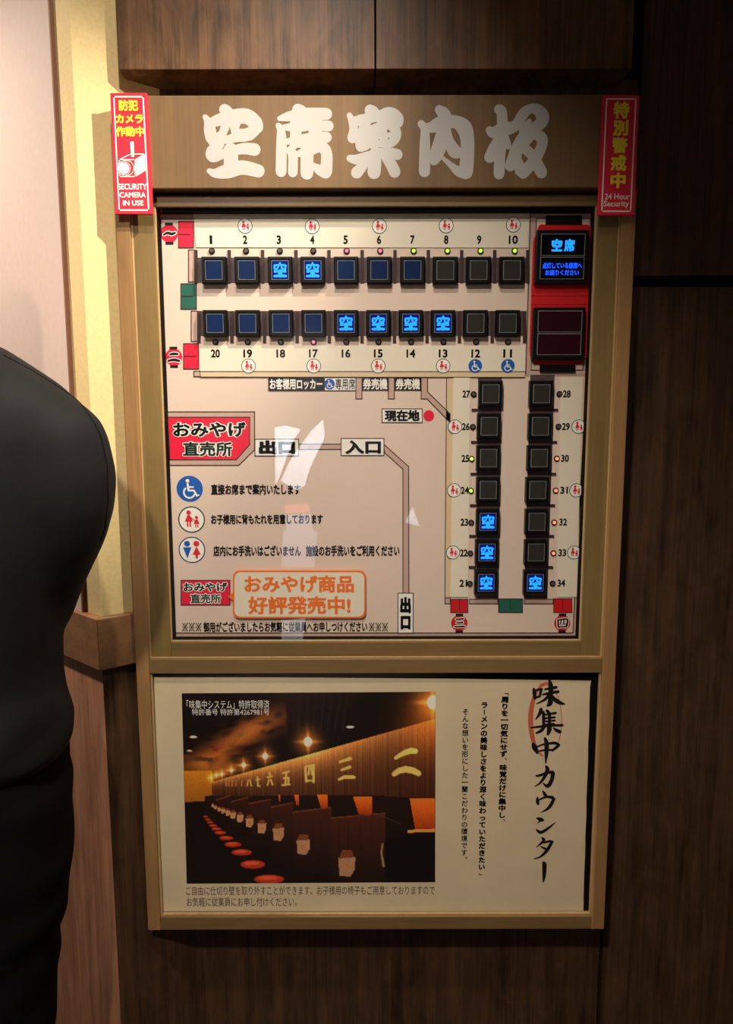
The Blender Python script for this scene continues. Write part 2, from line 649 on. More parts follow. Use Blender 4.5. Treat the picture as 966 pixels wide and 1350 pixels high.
def wrap(mb, off, z0, z1, m, mleft=None):
    """a skin of the two faces at distance off, from 4 mm inside the wall"""
    o, i = miter(off), miter(-0.004)
    pr, pri = C + du * Lr + nu * off, C + du * Lr - nu * 0.004
    pl, pli = C + dl * Ll + nl * off, C + dl * Ll - nl * 0.004
    for quad, mm in (((i, pri, pr, o), m), ((pli, i, o, pl), mleft or m)):
        bb = len(mb.v)
        for z in (z0, z1):
            mb.v += [(p.x, p.y, z) for p in quad]
        k = mb.mi(mm)
        for fc in ((0, 1, 2, 3), (7, 6, 5, 4), (0, 4, 5, 1), (1, 5, 6, 2), (2, 6, 7, 3), (3, 7, 4, 0)):
            mb.f.append(tuple(bb + q for q in fc))
            mb.m.append(k)


cR = miter(0.014)


def z_at(px, py, p):
    """height where the pixel's ray passes the upright line through plan point p"""
    d = ray(px, py)
    return HC + d.z * (p.y + D) / d.y


zr1, zr0 = z_at(124, 817, cR), z_at(125, 885, cR)
b = MB()
pl = C + dl * Ll
pr = C + du * Lr
q = [(C.x, C.y), (pr.x, pr.y), (pr.x, 0.9), (pl.x, pl.y + 0.02), (pl.x, pl.y)]
nb = len(b.v)
for z in (0.0, ZTOP):
    b.v += [(x, y, z) for x, y in q]
k = b.mi(M_YELLOW)
n = len(q)
b.f.append(tuple(range(n))[::-1]); b.f.append(tuple(range(n, 2 * n)))
for i in range(n):
    b.f.append((i, (i + 1) % n, n + (i + 1) % n, n + i))
b.m += [k] * (n + 2)
struct(b.build('wall_left'))
# pink board on the left face
d0 = ray(114, 805)
den = d0.x * dl.y - d0.y * dl.x
# distance along the left face where the pixel column meets it
t = ((C.x - 0) * dl.y - (C.y + D) * dl.x) / den
hit = Vector((d0.x * t, -D + d0.y * t))
s0 = (hit - C).dot(dl)
b = MB()
a0, a1 = C + dl * s0, C + dl * Ll
for (u, v, off, mm) in ((a0 + dl * 0.004, a1, 0.006, M_PINK), (a0, a0 + dl * 0.004, 0.0065, M_BROWNEDGE)):
    quad = (u, v, v + nl * off, u + nl * off)
    bb = len(b.v)
    for z in (zr1 - 0.01, ZTOP):
        b.v += [(p.x, p.y, z) for p in quad]
    k = b.mi(mm)
    for fc in ((0, 1, 2, 3), (7, 6, 5, 4), (0, 4, 5, 1), (1, 5, 6, 2), (2, 6, 7, 3), (3, 7, 4, 0)):
        b.f.append(tuple(bb + q for q in fc)); b.m.append(k)
struct(b.build('trim_4'))
b = MB(); wrap(b, 0.014, zr0, zr1, W_RAIL); struct(b.build('trim_5', bevel=0.0015))
b = MB(); wrap(b, 0.004, 0.0, zr0, W_DARK, W_RED); struct(b.build('trim_6', bevel=0.001))

# ------------------------------------------------------------------ the seat board
YF = -0.034          # outer frame front
YI = -0.027          # door frame front
YGL = -0.0225         # glass
YM = -0.006          # map panel face
YH = -0.043          # header front
e = 0.00025
board = empty('seat_guide_board', (0, YF, P(492, 1226, YF)[1]))
tag(board, 'large wooden framed seat map board with lit blue buttons on the dark wall', 'seat board')

hb = MB()
hx0, hx1 = P(150, 186, YH)[0], P(838, 186, YH)[0]
hz1, hz0 = P(490, 125, YH)[1], P(490, 248, YH)[1]
hb.box3(hx0, hx1, YH, YP, hz0, hz1, W_HEAD)
header = hb.build('header_panel', board, bevel=0.0015)

S1, O1 = 3.959, (256, 130)
sora = [
    [(158, 58, 27), (172, 72, 30), (185, 105, 30)],
    [(57, 96, 13), (72, 120, 20), (82, 165, 30), (88, 205, 28)],
    [(75, 150, 20), (110, 118, 26), (190, 98, 34), (270, 92, 36), (318, 125, 34), (330, 150, 28)],
    [(165, 130, 24), (148, 180, 20), (110, 215, 24)],
    [(215, 110, 32), (212, 160, 22), (235, 190, 30), (285, 185, 30), (320, 155, 30)],
    [(90, 222, 20), (150, 218, 18), (240, 198, 24), (290, 195, 22)],
    [(135, 236, 22), (95, 275, 30), (100, 300, 30), (160, 285, 22), (250, 262, 26), (315, 266, 30)],
    [(190, 270, 36), (192, 330, 36), (190, 370, 36)],
    [(78, 378, 13), (110, 390, 22), (170, 380, 34), (250, 360, 34), (335, 378, 31)],
]
seki = [
    [(540, 58, 28), (560, 70, 30), (580, 95, 30)],
    [(445, 104, 12), (500, 92, 24), (580, 82, 30), (690, 80, 28)],
    [(438, 140, 13), (452, 165, 20), (455, 240, 26), (453, 380, 27)],
    [(470, 150, 14), (540, 148, 24), (620, 140, 22), (700, 143, 26)],
    [(532, 100, 30), (530, 180, 28), (520, 240, 22)],
    [(630, 100, 34), (628, 200, 32), (590, 240, 28)],
    [(480, 225, 14), (560, 212, 22), (640, 200, 24), (690, 202, 26)],
    [(505, 275, 22), (515, 300, 24), (514, 385, 24)],
    [(490, 265, 10), (540, 240, 14), (600, 245, 24), (660, 250, 28), (690, 285, 28), (688, 380, 30)],
    [(590, 240, 32), (588, 320, 32), (588, 388, 32)],
    [(620, 345, 10), (650, 370, 24), (685, 385, 30)],
    [(540, 290, 14), (600, 270, 26), (640, 262, 20)],
]
an = [
    [(918, 62, 28), (935, 75, 30), (940, 95, 26)],
    [(810, 88, 14), (824, 120, 19), (832, 160, 22), (826, 205, 26)],
    [(835, 120, 22), (880, 110, 26), (930, 105, 18), (1010, 80, 32), (1055, 100, 32), (1062, 122, 28)],
    [(905, 100, 26), (882, 160, 24), (868, 215, 26), (870, 250, 26)],
    [(985, 105, 26), (968, 160, 26), (905, 235, 24), (872, 255, 20)],
    [(850, 205, 20), (905, 172, 22), (960, 148, 20), (1040, 130, 24)],
    [(980, 160, 24), (990, 215, 20), (1020, 235, 18), (1045, 210, 26), (1050, 170, 26), (1020, 140, 16)],
    [(880, 240, 22), (930, 235, 20), (1000, 238, 14)],
    [(975, 185, 14), (1010, 190, 12), (1045, 190, 18)],
    [(812, 312, 17), (850, 318, 24), (920, 300, 26), (1000, 280, 24), (1060, 292, 26)],
    [(942, 270, 22), (944, 320, 30), (938, 384, 33)],
    [(905, 310, 24), (880, 350, 24), (848, 386, 29)],
    [(1000, 300, 26), (1025, 340, 28), (1046, 382, 29)],
]
uchi = [
    [(258, 132, 18), (276, 160, 20), (277, 240, 26), (275, 380, 28)],
    [(268, 150, 16), (310, 150, 26), (360, 130, 34), (430, 120, 30), (480, 150, 38), (498, 210, 34), (498, 300, 34), (490, 382, 36)],
    [(352, 58, 22), (378, 85, 32), (380, 140, 34), (362, 220, 36), (338, 290, 34), (325, 322, 24)],
    [(380, 160, 30), (400, 220, 26), (432, 275, 32), (455, 285, 20)],
    [(368, 308, 9), (410, 345, 14), (450, 378, 24), (490, 386, 32)],
]
ita = [
    [(662, 56, 23), (678, 75, 26), (680, 190, 26), (668, 300, 27), (664, 392, 27)],
    [(615, 165, 19), (635, 178, 26), (690, 158, 34), (740, 148, 26), (775, 110, 26)],
    [(668, 215, 30), (640, 260, 30), (616, 305, 28)],
    [(690, 205, 24), (705, 235, 20), (712, 250, 14)],
    [(755, 140, 22), (790, 80, 26), (830, 52, 22), (870, 62, 28), (892, 100, 32), (870, 140, 28), (810, 175, 26), (765, 250, 32), (722, 350, 27)],
    [(820, 120, 14), (790, 170, 22)],
    [(790, 235, 28), (840, 190, 22), (885, 205, 28), (885, 250, 26), (850, 320, 28), (790, 388, 28)],
    [(770, 250, 22), (758, 310, 22), (778, 375, 30)],
    [(790, 255, 24), (840, 300, 26), (885, 385, 29)],
]
lb = MB()
for ch in (sora, seki, an):
    strokes(lb, ch, O1, S1, YH - e, M_HEADLET)
for ch in (uchi, ita):
    strokes(lb, ch, (490, 130), S1, YH - e, M_HEADLET)
lb.build('header_lettering', header)

# outer frame: stiles, middle rail, bottom rail, frieze under the header
fb = MB()
YB = YP


def xs(px, py, y=YF):
    return P(px, py, y)[0]


fx0, fx1 = xs(152, 290), xs(838, 290)
sw = xs(171, 290) - fx0
zb0, zb1 = P(490, 1226, YF)[1], P(490, 1209, YF)[1]
zm0, zm1 = P(490, 888, YF)[1], P(490, 869, YF)[1]
fb.box3(fx0, fx0 + sw, YF, YB, zb0, hz0, W_FRAME)
fb.build('frame_stile', board, bevel=0.0012)
fb = MB()
fb.box3(fx1 - sw, fx1, YF, YB, zb0, hz0, W_FRAME)
fb.build('frame_stile', board, bevel=0.0012)
rb = MB()
rb.box3(fx0 + sw, fx1 - sw, YF + 0.0008, YB, zb0, zb1, W_FRAMEH)
rb.build('frame_rail', board, bevel=0.0012)
rb = MB()
rb.box3(fx0 + sw, fx1 - sw, YF + 0.0008, YB, zm0, zm1, W_FRAMEH)
rb.build('frame_rail', board, bevel=0.0012)
# inner door frame of the upper window
ib = MB()
ix0, ix1 = fx0 + sw + 0.0015, fx1 - sw - 0.0015
iw = xs(202, 290, YI) - xs(173, 290, YI)
zi1, zi1b = P(490, 257, YI)[1], P(490, 272, YI)[1]
zi0, zi0b = zm1 + 0.001, P(490, 846, YI)[1]
ib.box3(ix0, ix0 + iw, YI, YB, zi0, zi1, W_INNER)
ib.box3(ix1 - iw, ix1, YI, YB, zi0, zi1, W_INNER)
ib.box3(ix0 + iw, ix1 - iw, YI + 0.0006, YB, zi1b, zi1, W_FRAMEH)
ib.box3(ix0 + iw, ix1 - iw, YI + 0.0006, YB, zi0, zi0b, W_FRAMEH)
ib.build('door_frame', board, bevel=0.0012)
gb = MB(); gb.box3(ix0 + iw, ix1 - iw, YGL, YGL + 0.0001, zi0b, zi1b, M_GLASS)
gb = MB(); gb.poly([(ix0 + iw, zi0b), (ix1 - iw, zi0b), (ix1 - iw, zi1b), (ix0 + iw, zi1b)], YGL, M_GLASS)
gb.build('glass_pane', board)
# dark lining of both windows
gb = MB()
gb.box3(fx0 + sw, fx1 - sw, -0.0185, YB, zb1, zm0, W_GROOVE)
gb.box3(ix0 + iw, ix1 - iw, -0.003, YB, zi0b, zi1, W_GROOVE)
gb.build('back_board', board)
gb = MB()
lw = 0.003
for xa, xb_, za, zc in ((ix0 + iw, ix0 + iw + lw, zi0b, zi1b), (ix1 - iw - lw, ix1 - iw, zi0b, zi1b), (ix0 + iw + lw, ix1 - iw - lw, zi0b, zi0b + 0.003), (ix0 + iw + lw, ix1 - iw - lw, zi1b - 0.0055, zi1b)):
    gb.box3(xa, xb_, YGL + 0.003, -0.004, za, zc, W_GROOVE)
gb.build('window_lining', board)

# light on the frame lips, painted as pale beads along the openings
M_LIT_LIP = wood('lit_lip_wood', (164, 134, 90), (194, 163, 115), rough=0.45)


def lip_strips(x0_, x1_, z0_, z1_, yf, yb, w_):
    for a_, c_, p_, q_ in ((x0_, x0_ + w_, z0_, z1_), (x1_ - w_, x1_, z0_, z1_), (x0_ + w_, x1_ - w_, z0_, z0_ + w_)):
        t = MB(); t.box3(a_, c_, yf, yb, p_, q_, M_LIT_LIP); t.build('lit_lip_strip', board, bevel=0.0004)


lip_strips(ix0 + iw, ix1 - iw, zi0b, zi1b, YI + 0.001, YI + 0.006, 0.0022)
lip_strips(ix0 - 0.0015, ix1 + 0.0015, zm1, zi1, YI - 0.0015, YI, 0.0026)
lip_strips(fx0 + sw, fx1 - sw, zb1, zm0, -0.0295, -0.0235, 0.0030)

# ---- the printed map
mb = MB()
mb.poly([(ix0 + iw + lw, zi0b + 0.003), (ix1 - iw - lw, zi0b + 0.003), (ix1 - iw - lw, zi1b - 0.0055), (ix0 + iw + lw, zi1b - 0.0055)], YM, M_BAND, -0.0032)
mapp = mb.build('map_panel', board)
pr_ = MB()
y1, y2, y3, y4, y5 = [YM - e * i for i in range(1, 6)]
pr_.pp([(211.5, 289), (698, 289), (692, 497), (773, 497), (755, 834.5), (231.5, 834.5)], y1, M_BEIGE)
pr_.line([(211.5, 289), (231.5, 834.5), (755, 834.5), (773, 497)], y2, 1.3, M_LINE)
pr_.line([(211.5, 289), (256, 289)], y2, 1.3, M_LINE)
# souvenir counter walls, exits, routes
pr_.pp([(218.5, 543), (335.5, 543), (335.5, 593), (314.5, 613.5), (222.5, 613.5)], y2, M_BAND)
pr_.line([(220, 543), (335.5, 543), (335.5, 593), (314.5, 613.5), (223, 613.5)], y3, 1.3, M_LINE)
red = [(221, 550), (329, 550), (329, 586), (311.5, 606), (224, 606)]
pr_.pp(red, y3, M_RED)
pr_.line(red, y4, 1.2, M_LINE, True)
for pl_ in ([(393, 585.5), (450, 585.5), (450, 592.5), (393, 592.5)],
            [(505, 585), (538.5, 615), (538.8, 783), (531, 783), (531, 618.5), (507, 597)],
            [(469, 497), (477, 497), (477, 526), (469, 526)],
            [(511.7, 497), (519.7, 497), (519.7, 526), (511.7, 526)],
            [(555, 497), (563.5, 497), (563.5, 516.5), (593, 545.5), (593, 557), (563, 526), (555, 526)]):
    pr_.pp(pl_, y2, M_BAND)
    pr_.line(pl_, y3, 1.2, M_LINE, True)
for (a, b_, c, d, m) in ((354, 497.5, 427, 515, M_INK), (427.5, 498, 469, 515, M_WHITE), (477, 497.5, 512, 514.5, M_INK), (520, 497.5, 555, 514.5, M_INK),
                         (503.5, 539, 556.5, 557, M_WHITE), (449.5, 578, 506, 600.5, M_WHITE), (336, 579, 393.5, 601, M_WHITE), (524.5, 782, 544.5, 834.5, M_WHITE),
                         (238.5, 765, 303, 797.5, M_RED)):
    pr_.rect(a, b_, c, d, y4, m)
    pr_.line([(a, b_), (c, b_), (c, d), (a, d)], y5, 1.1, M_LINE, True)
PX = D / F
pr_.disc(P(565, 548, y4), 7 * PX, y4, M_RED)
# seat block 1-20
pr_.pp([(257, 326), (697, 326), (691, 490), (263, 490)], y2, M_BEIGE)
pr_.pp([(257, 339.5), (696, 339.5), (695, 373), (258.5, 373)], y3, M_SEATB)
pr_.pp([(260.5, 410), (694, 410), (693, 443), (262.5, 443)], y3, M_SEATB)
for (a, b_, c, d, m) in ((248.5, 329.5, 256.5, 371.5, M_BAND), (252, 410, 261, 450, M_BAND), (235.5, 291.7, 255, 326.5, M_RED), (238.5, 374, 258.8, 407.5, M_GREEN),
                         (242, 453, 261.4, 486.5, M_RED), (255.5, 489.5, 264, 496.5, M_BAND)):
    pr_.rect(a, b_, c, d, y3, m)
    pr_.line([(a, b_), (c, b_), (c, d), (a, d)], y4, 1.1, M_LINE, True)
for a, c, yy in ((237, 251, 309), (240, 254, 390.5), (243.5, 257.5, 469.5)):
    pr_.line([(a, yy), (c, yy)], y5, 1.1, M_LINE)
# seat block 21-34
pr_.pp([(588.5, 497), (597.6, 497), (593.7, 787), (586.3, 787)], y2, M_TAN)
pr_.line([(588.5, 497), (586.3, 787)], y3, 1.1, M_LINE)
pr_.pp([(630, 497), (661.5, 497), (656.7, 789), (627.6, 789)], y2, M_SEATB)
pr_.pp([(699, 494), (731, 494), (721.3, 789), (690.7, 789)], y2, M_SEATB)
pr_.pp([(768, 497), (773.5, 497), (764, 787), (760, 787)], y2, M_TAN)
for (a, b_, c, d, m) in ((586.3, 788, 593.5, 796, M_BAND), (594, 790, 616.5, 807.5, M_LRED), (618.6, 790, 656, 796, M_BAND), (657, 789.5, 688.6, 807.5, M_GREEN),
                         (690.7, 790, 729, 796, M_BAND), (729.7, 789.5, 753.7, 807.5, M_LRED)):
    pr_.rect(a, b_, c, d, y3, m)
    pr_.line([(a, b_), (c, b_), (c, d), (a, d)], y4, 1.1, M_LINE, True)
for a in (605.3, 672.8, 741.7):
    pr_.line([(a, 791), (a, 804)], y5, 1.0, M_LINE)
# display bay
pr_.pp([(699, 283), (787, 283), (775, 494), (693, 494)], y2, M_BAND)
bay = [(707, 288), (778, 288), (768, 488), (700, 488)]
pr_.pp(bay, y3, M_BEIGE)
pr_.line(bay, y4, 1.1, M_LINE, True)
pr_.line([(699, 283), (693, 494)], y4, 1.1, M_LINE)
pr_.build('map_print', mapp)

# seat dividers: short dark bars between the seats
def divider(*a):
    t = MB(); t.rect(*a, YM - 0.002, M_DIV, YM - 0.0002); t.build('seat_divider', board)


for x in (258, 302, 346, 390, 433.5, 477.3, 520.5, 564.5, 608.5, 652, 695.7):
    divider(x - 2.2, 329.5, x + 2.2, 373)
for x in (262, 305.5, 348.5, 391.5, 434, 477, 519.8, 562.8, 605.5, 648.7, 691.5):
    divider(x - 2.2, 410, x + 2.2, 452)
for i, yy in enumerate((540.5, 583, 625, 666.5, 707, 748)):
    xl, xr = 622.7 - 0.75 * i, 734.6 - 1.35 * i
    divider(xl - 1, yy - 1.7, xl + 8, yy + 1.7)
    divider(xr - 8, yy - 1.7, xr + 1, yy + 1.7)

# cream number strips
for pts in ([(255, 281.5), (698, 280.5), (696, 326.5), (258.5, 326)], [(262.5, 455.5), (692.3, 455.5), (691.8, 490), (264, 489.5)],
            [(597.6, 497), (619.6, 497), (617, 787), (593.7, 787)], [(739, 497), (768, 497), (760, 787), (734, 787)]):
    sb = MB()
    sb.pp(pts, YM - 0.0018, M_CREAM, YM - 0.0006)
    strip = sb.build('number_strip', board)
sb = MB()
sb.pp([(264, 489.8), (692, 490), (691.5, 497.5), (264.5, 497)], YM - 0.0016, M_TAN, YM - 0.0006)
sb.line([(264, 489.8), (692, 490)], YM - 0.0018, 1.0, M_LINE)
sb.line([(264.5, 497), (691.5, 497.5)], YM - 0.0018, 1.0, M_LINE)
sb.build('edge_strip', board)
sb = MB(); sb.line([(255.5, 288.5), (697, 287.5)], YM - 0.0019, 1.1, M_LINE); sb.build('strip_line', board)

# ---- seat numbers
YN = YM - 0.0018 - e
n1x = [278, 323, 367.5, 411.5, 455.5, 499.5, 543.5, 588, 631.5, 676.5]
n2x = [284, 326.5, 370, 413, 456, 498.5, 541.5, 584, 627, 669]
b1x = [281.5, 325, 369, 412, 456, 499.8, 543.8, 587, 631, 675]
b2x = [283, 326, 370, 413, 456, 498.5, 541.5, 584, 627, 669.5]
coly = [519, 562, 604, 646, 688, 728.5, 768.5]
seats = []          # number, button px, lamp px, number px, number size, lit, lens, lamp state
for i in range(10):
    num = i + 1
    seats.append((num, (b1x[i], 355.8), (n1x[i] + 1.5, 331.2), (n1x[i], 316), 11.5, num in (3, 4), 'grey' if num > 7 else 'sky_reflect',
                  'r' if num in (5, 6) else 'g' if num >= 7 else '-'))
for i in range(10):
    num = 20 - i
    seats.append((num, (b2x[i], 426), (n2x[i] + 0.3, 451.2), (n2x[i], 466), 11.0, num in (13, 14, 15, 16), 'grey' if num < 13 else 'sky_reflect',
                  'r' if num == 17 else '-'))
bl = [647, 645, 644, 643.6, 643.3, 642, 641]
ll = [624, 623, 621.2, 620.3, 620.7, 619.5, 619]
for i in range(7):
    num = 27 - i
    seats.append((num, (bl[i], coly[i]), (ll[i], coly[i] + 0.8), (614.5 - 0.65 * i, coly[i] + 0.5), 9.6, num in (21, 22, 23), 'grey', 'g' if num in (24, 25) else '-'))
br = [714, 712.5, 711, 709, 708, 707, 705.7]
lr = [737, 735.7, 733.5, 732, 730, 729, 728]
for i in range(7):
    num = 28 + i
    seats.append((num, (br[i], coly[i]), (lr[i], coly[i] + 0.5), (747 - 1.2 * i, coly[i] + 0.3), 9.6, num == 34, 'grey', 'o' if num in (30, 31, 32, 33) else '-'))

for num, bp_, lp, npx, nh, lit, lens, lamp in seats:
    t = MB()
    s_ = str(num)
    wd = nh * (0.5 if len(s_) == 1 else 1.06)
    if s_ == '1':
        wd = nh * 0.3
    text_px(t, s_, npx[0] - wd / 2, npx[1] - nh / 2, npx[0] + wd / 2, npx[1] + nh / 2, YN, M_INK, 0.035)
    t.build('seat_number', board)

# ---- pictograms
def picto_wheel(mb, c, r, yf, disc=True):
    if disc:
        mb.disc(c, r, yf, M_BLUE, n=36)
    k = r / 17.0
    mb.begin()
    q = lambda pts, w_: mb.stroke([(c[0] + x * k, c[1] - y * k, w_ * k) for x, y in pts], yf - e, M_WHITE, nd=8)
    mb.disc((c[0] - 2.5 * k, c[1] + 10.5 * k), 2.4 * k, yf - e, M_WHITE, n=14)
    q([(-2.4, -6.5), (-1.6, 2.0)], 1.35)
    q([(-1.6, 2.0), (5.5, 2.2)], 1.2)
    q([(5.5, 2.2), (9.0, 9.0)], 1.2)
    q([(9.0, 9.0), (11.5, 8.0)], 1.0)
    q([(-2.0, -2.5), (4.5, -2.3)], 1.0)
    mb.end()
    mb.ring((c[0] - 0.6 * k, c[1] - 4.6 * k), 6.0 * k, 8.2 * k, yf - e, M_WHITE, a0=math.radians(125), a1=math.radians(345))


def person_shape(mb, c, k, yf, m, skirt=True, flip=False):
    mb.disc((c[0], c[1] + 7.2 * k), 2.6 * k, yf, m, n=14)
    if skirt:
        mb.poly([(c[0] + x * k, c[1] + z * k) for x, z in ((-1.4, 4.4), (1.4, 4.4), (4.6, -3.2), (-4.6, -3.2))], yf, m)
        for sx in (-1.5, 1.5):
            mb.box(c[0] + sx * k, c[1] - 6.0 * k, 0.85 * k, 3.0 * k, yf, m)
    else:
        mb.poly([(c[0] + x * k, c[1] + z * k) for x, z in ((-4.6, 4.2), (4.6, 4.2), (0.0, -9.0))], yf, m)


def picto_family(mb, c, r, yf):
    k = r / 17.5
    mb.disc(c, r, yf, M_RING, n=36)
    mb.disc(c, r - 1.7 * k, yf - e, M_WHITE, n=36)
    person_shape(mb, (c[0] - 3.5 * k, c[1] + 1.0 * k), 1.15 * k, yf - 2 * e, M_PICRED)
    person_shape(mb, (c[0] + 6.5 * k, c[1] - 3.0 * k), 0.82 * k, yf - 2 * e, M_PICRED)
    mb.stroke([(c[0] - 1.0 * k, c[1] + 3.0 * k, 0.6 * k), (c[0] + 4.5 * k, c[1] - 2.0 * k, 0.6 * k)], yf - 2 * e, M_PICRED, nd=6)


for x, y in ((323, 298), (411.5, 298.5), (500, 298.2), (588, 297.5), (676.5, 296.5), (327.5, 482.5), (413.5, 482.5), (498.5, 482.5), (584, 482.5),
             (599.5, 562.5), (598.5, 646.5), (597, 728.3), (762.5, 562.5), (759.5, 646.5), (756.5, 728.3)):
    t = MB()
    picto_family(t, P(x, y, YN), 9.3 * PX, YN)
    t.build('child_seat_pictogram', board)
for x, y in ((626.3, 482.5), (669.3, 482.5)):
    t = MB()
    picto_wheel(t, P(x, y, YN), 8.8 * PX, YN)
    t.build('wheelchair_pictogram', board)
t = MB(); picto_wheel(t, P(250, 644.5, y2), 17.3 * PX, y2); t.build('wheelchair_pictogram', board)
t = MB(); picto_family(t, P(252.5, 685, y2), 17.8 * PX, y2); t.build('child_seat_pictogram', board)
t = MB()
c = P(253, 725, y2)
t.disc(c, 17.8 * PX, y2, mat('ring_blue', (28, 60, 110)), n=36)
t.disc(c, 16.3 * PX, y3, M_WHITE, n=36)
for sx, m in ((-6.2, M_BLUE), (6.2, M_PICRED)):
    cc = (c[0] + sx * PX, c[1] + 0.5 * PX)
    t.disc((cc[0], cc[1] + 8 * PX), 3.9 * PX, y4, m, n=18)
    if sx < 0:
        t.poly([(cc[0] - 5.6 * PX, cc[1] + 3.2 * PX), (cc[0] + 5.6 * PX, cc[1] + 3.2 * PX), (cc[0], cc[1] - 12 * PX)], y4, m)
    else:
        t.poly([(cc[0], cc[1] + 4.5 * PX), (cc[0] + 5.6 * PX, cc[1] - 7 * PX), (cc[0] - 5.6 * PX, cc[1] - 7 * PX)], y4, m)
        t.box(cc[0], cc[1] - 9 * PX, 1.6 * PX, 3 * PX, y4, m)
t.build('restroom_pictogram', board)
# row lanterns with their numerals
for (x, y, num) in ((223, 308, 1), (229, 471, 2), (605.3, 821.5, 3), (741, 821.5, 4)):
    t = MB()
    c = P(x, y, y2)
    r = 11 * PX
    t.disc(c, r * 1.0, y2, M_LRED if num > 2 else M_RED)
    for sz in (-1, 1):
        t.box(c[0], c[1] + sz * 11.6 * PX, 5 * PX, 1.7 * PX, y3, M_INK)
    t.begin()
    q = lambda pts: (t.stroke([(c[0] + a * PX, c[1] - b_ * PX, (r_ + 1.0) * PX) for a, b_, r_ in pts], y3, M_WHITE, nd=8),
                     t.stroke([(c[0] + a * PX, c[1] - b_ * PX, r_ * PX) for a, b_, r_ in pts], y4, M_INK, nd=8))
    if num == 1:
        q([(-7, 1.5, 1.0), (-2, -0.8, 1.6), (3, 0.5, 1.8), (7.5, -1, 1.2)])
    elif num == 2:
        q([(-4.5, -3.5, 1.2), (0, -4.4, 1.6), (5, -4, 1.5)])
        q([(-7, 4.5, 1.3), (0, 3.2, 1.8), (7, 4.5, 1.5)])
    elif num == 3:
        q([(-4.5, -5.5, 0.9), (5, -6.2, 1.2)]); q([(-3.5, -0.5, 0.9), (4.5, -1, 1.2)]); q([(-6, 5, 1), (6.5, 4.5, 1.3)])
    else:
        q([(-6, -4.5, 1.2), (-5.2, 5.5, 1.2)]); q([(-6, -4.5, 1), (6.5, -5.2, 1.2), (5.5, 5, 1.4)]); q([(-5, 5.2, 1), (5.5, 4.8, 1)])
        q([(-1.5, -4, 0.9), (-3, 1.5, 0.8)]); q([(2, -4, 0.9), (2, 1, 0.9), (4.5, 1, 0.8)])
    t.end()
    t.build('row_lantern_mark', board)

# ---- writing on the map
def write(name, items, parent, yf):
    t = MB()
    for it in items:
        body, x0, y0, x1, y1, m, bold = it[:7]
        if len(it) > 7:
            text_px(t, body, x0 - 0.9, y0 - 0.9, x1 + 0.9, y1 + 0.9, yf, it[7], bold + 0.075)
            text_px(t, body, x0, y0, x1, y1, yf - e, m, bold)
        else:
            text_px(t, body, x0, y0, x1, y1, yf, m, bold)
    return t.build(name, parent)


write('locker_lettering', [('お客様用ロッカー', 355.5, 499, 425, 513.5, M_WHITE, 0.03)], mapp, y5 - e)
write('reserved_seat_lettering', [('専用席', 442, 499, 468, 513.5, M_INK, 0.008)], mapp, y5 - e)
write('ticket_machine_lettering', [('券売機', 478.5, 499, 510.5, 513.5, M_WHITE, 0.03), ('券売機', 521.5, 499, 553.5, 513.5, M_WHITE, 0.03)], mapp, y5 - e)
t = MB(); picto_wheel(t, P(434.3, 506.3, y5 - e), 6.8 * PX, y5 - e); t.build('wheelchair_pictogram', board)
write('location_lettering', [('現在地', 507, 540.5, 553, 555.5, M_INK, 0.05)], mapp, y5 - e)
write('exit_lettering', [('出口', 341, 580.5, 389, 599, M_INK, 0.07)], mapp, y5 - e)
write('exit_lettering', [('出', 527.3, 787, 541.5, 808.5, M_INK, 0.07), ('口', 528, 812, 541, 830, M_INK, 0.07)], mapp, y5 - e)
write('entrance_lettering', [('入口', 455, 580.5, 502, 598.5, M_INK, 0.05)], mapp, y5 - e)
write('souvenir_lettering', [('おみやげ', 228, 556.5, 324, 576, M_DKGREEN, 0.035, M_WHITE), ('直売所', 241, 582.5, 306, 601.5, M_DKGREEN, 0.03, M_WHITE)], mapp, y4 - e)
write('small_souvenir_lettering', [('おみやげ', 241.5, 768, 299.5, 780, M_DKGREEN, 0.03, M_WHITE), ('直売所', 251, 783, 291, 795.5, M_DKGREEN, 0.025, M_WHITE)], mapp, y5 - e)
write('notice_lettering', [('直接お席まで案内いたします', 278, 638, 396, 652.5, M_INK, 0.04)], mapp, y3)
write('notice_lettering', [('お子様用に背もたれを用意しております', 278, 677.8, 425.5, 691.3, M_INK, 0.04)], mapp, y3)
write('notice_lettering', [('店内にお手洗いはございません', 281, 719, 396.5, 733.5, M_INK, 0.04), ('施設のお手洗いをご利用ください', 403, 719, 526.5, 733.5, M_INK, 0.04)], mapp, y3)
write('notice_lettering', [('御用がございましたらお気軽に従業員へお申しつけください', 268, 819.5, 484, 833.5, M_INK, 0.035)], mapp, y3)

for x in (243.8, 252.7, 261.6, 489.8, 498.6, 507.4):
    t = MB()
    for a_ in (-1, 1):
        pa, pb2 = P(x - 3.2 * a_, 826.8 - 5.2, y3), P(x + 3.2 * a_, 826.8 + 5.2, y3)
        t.stroke([(pa[0], pa[1], 0.62 * PX), (pb2[0], pb2[1], 0.62 * PX)], y3, M_INK, nd=6)
    for a_, c_ in ((0, -4.4), (0, 4.4), (-2.9, 0), (2.9, 0)):
        t.disc(P(x + a_, 826.8 + c_, y3), 0.9 * PX, y3, M_INK, n=8)
    t.build('reference_mark', mapp)

# ---- push buttons and lamps
BH, LH = 15.2 * PX, 10.9 * PX
YBT = YM - 0.013


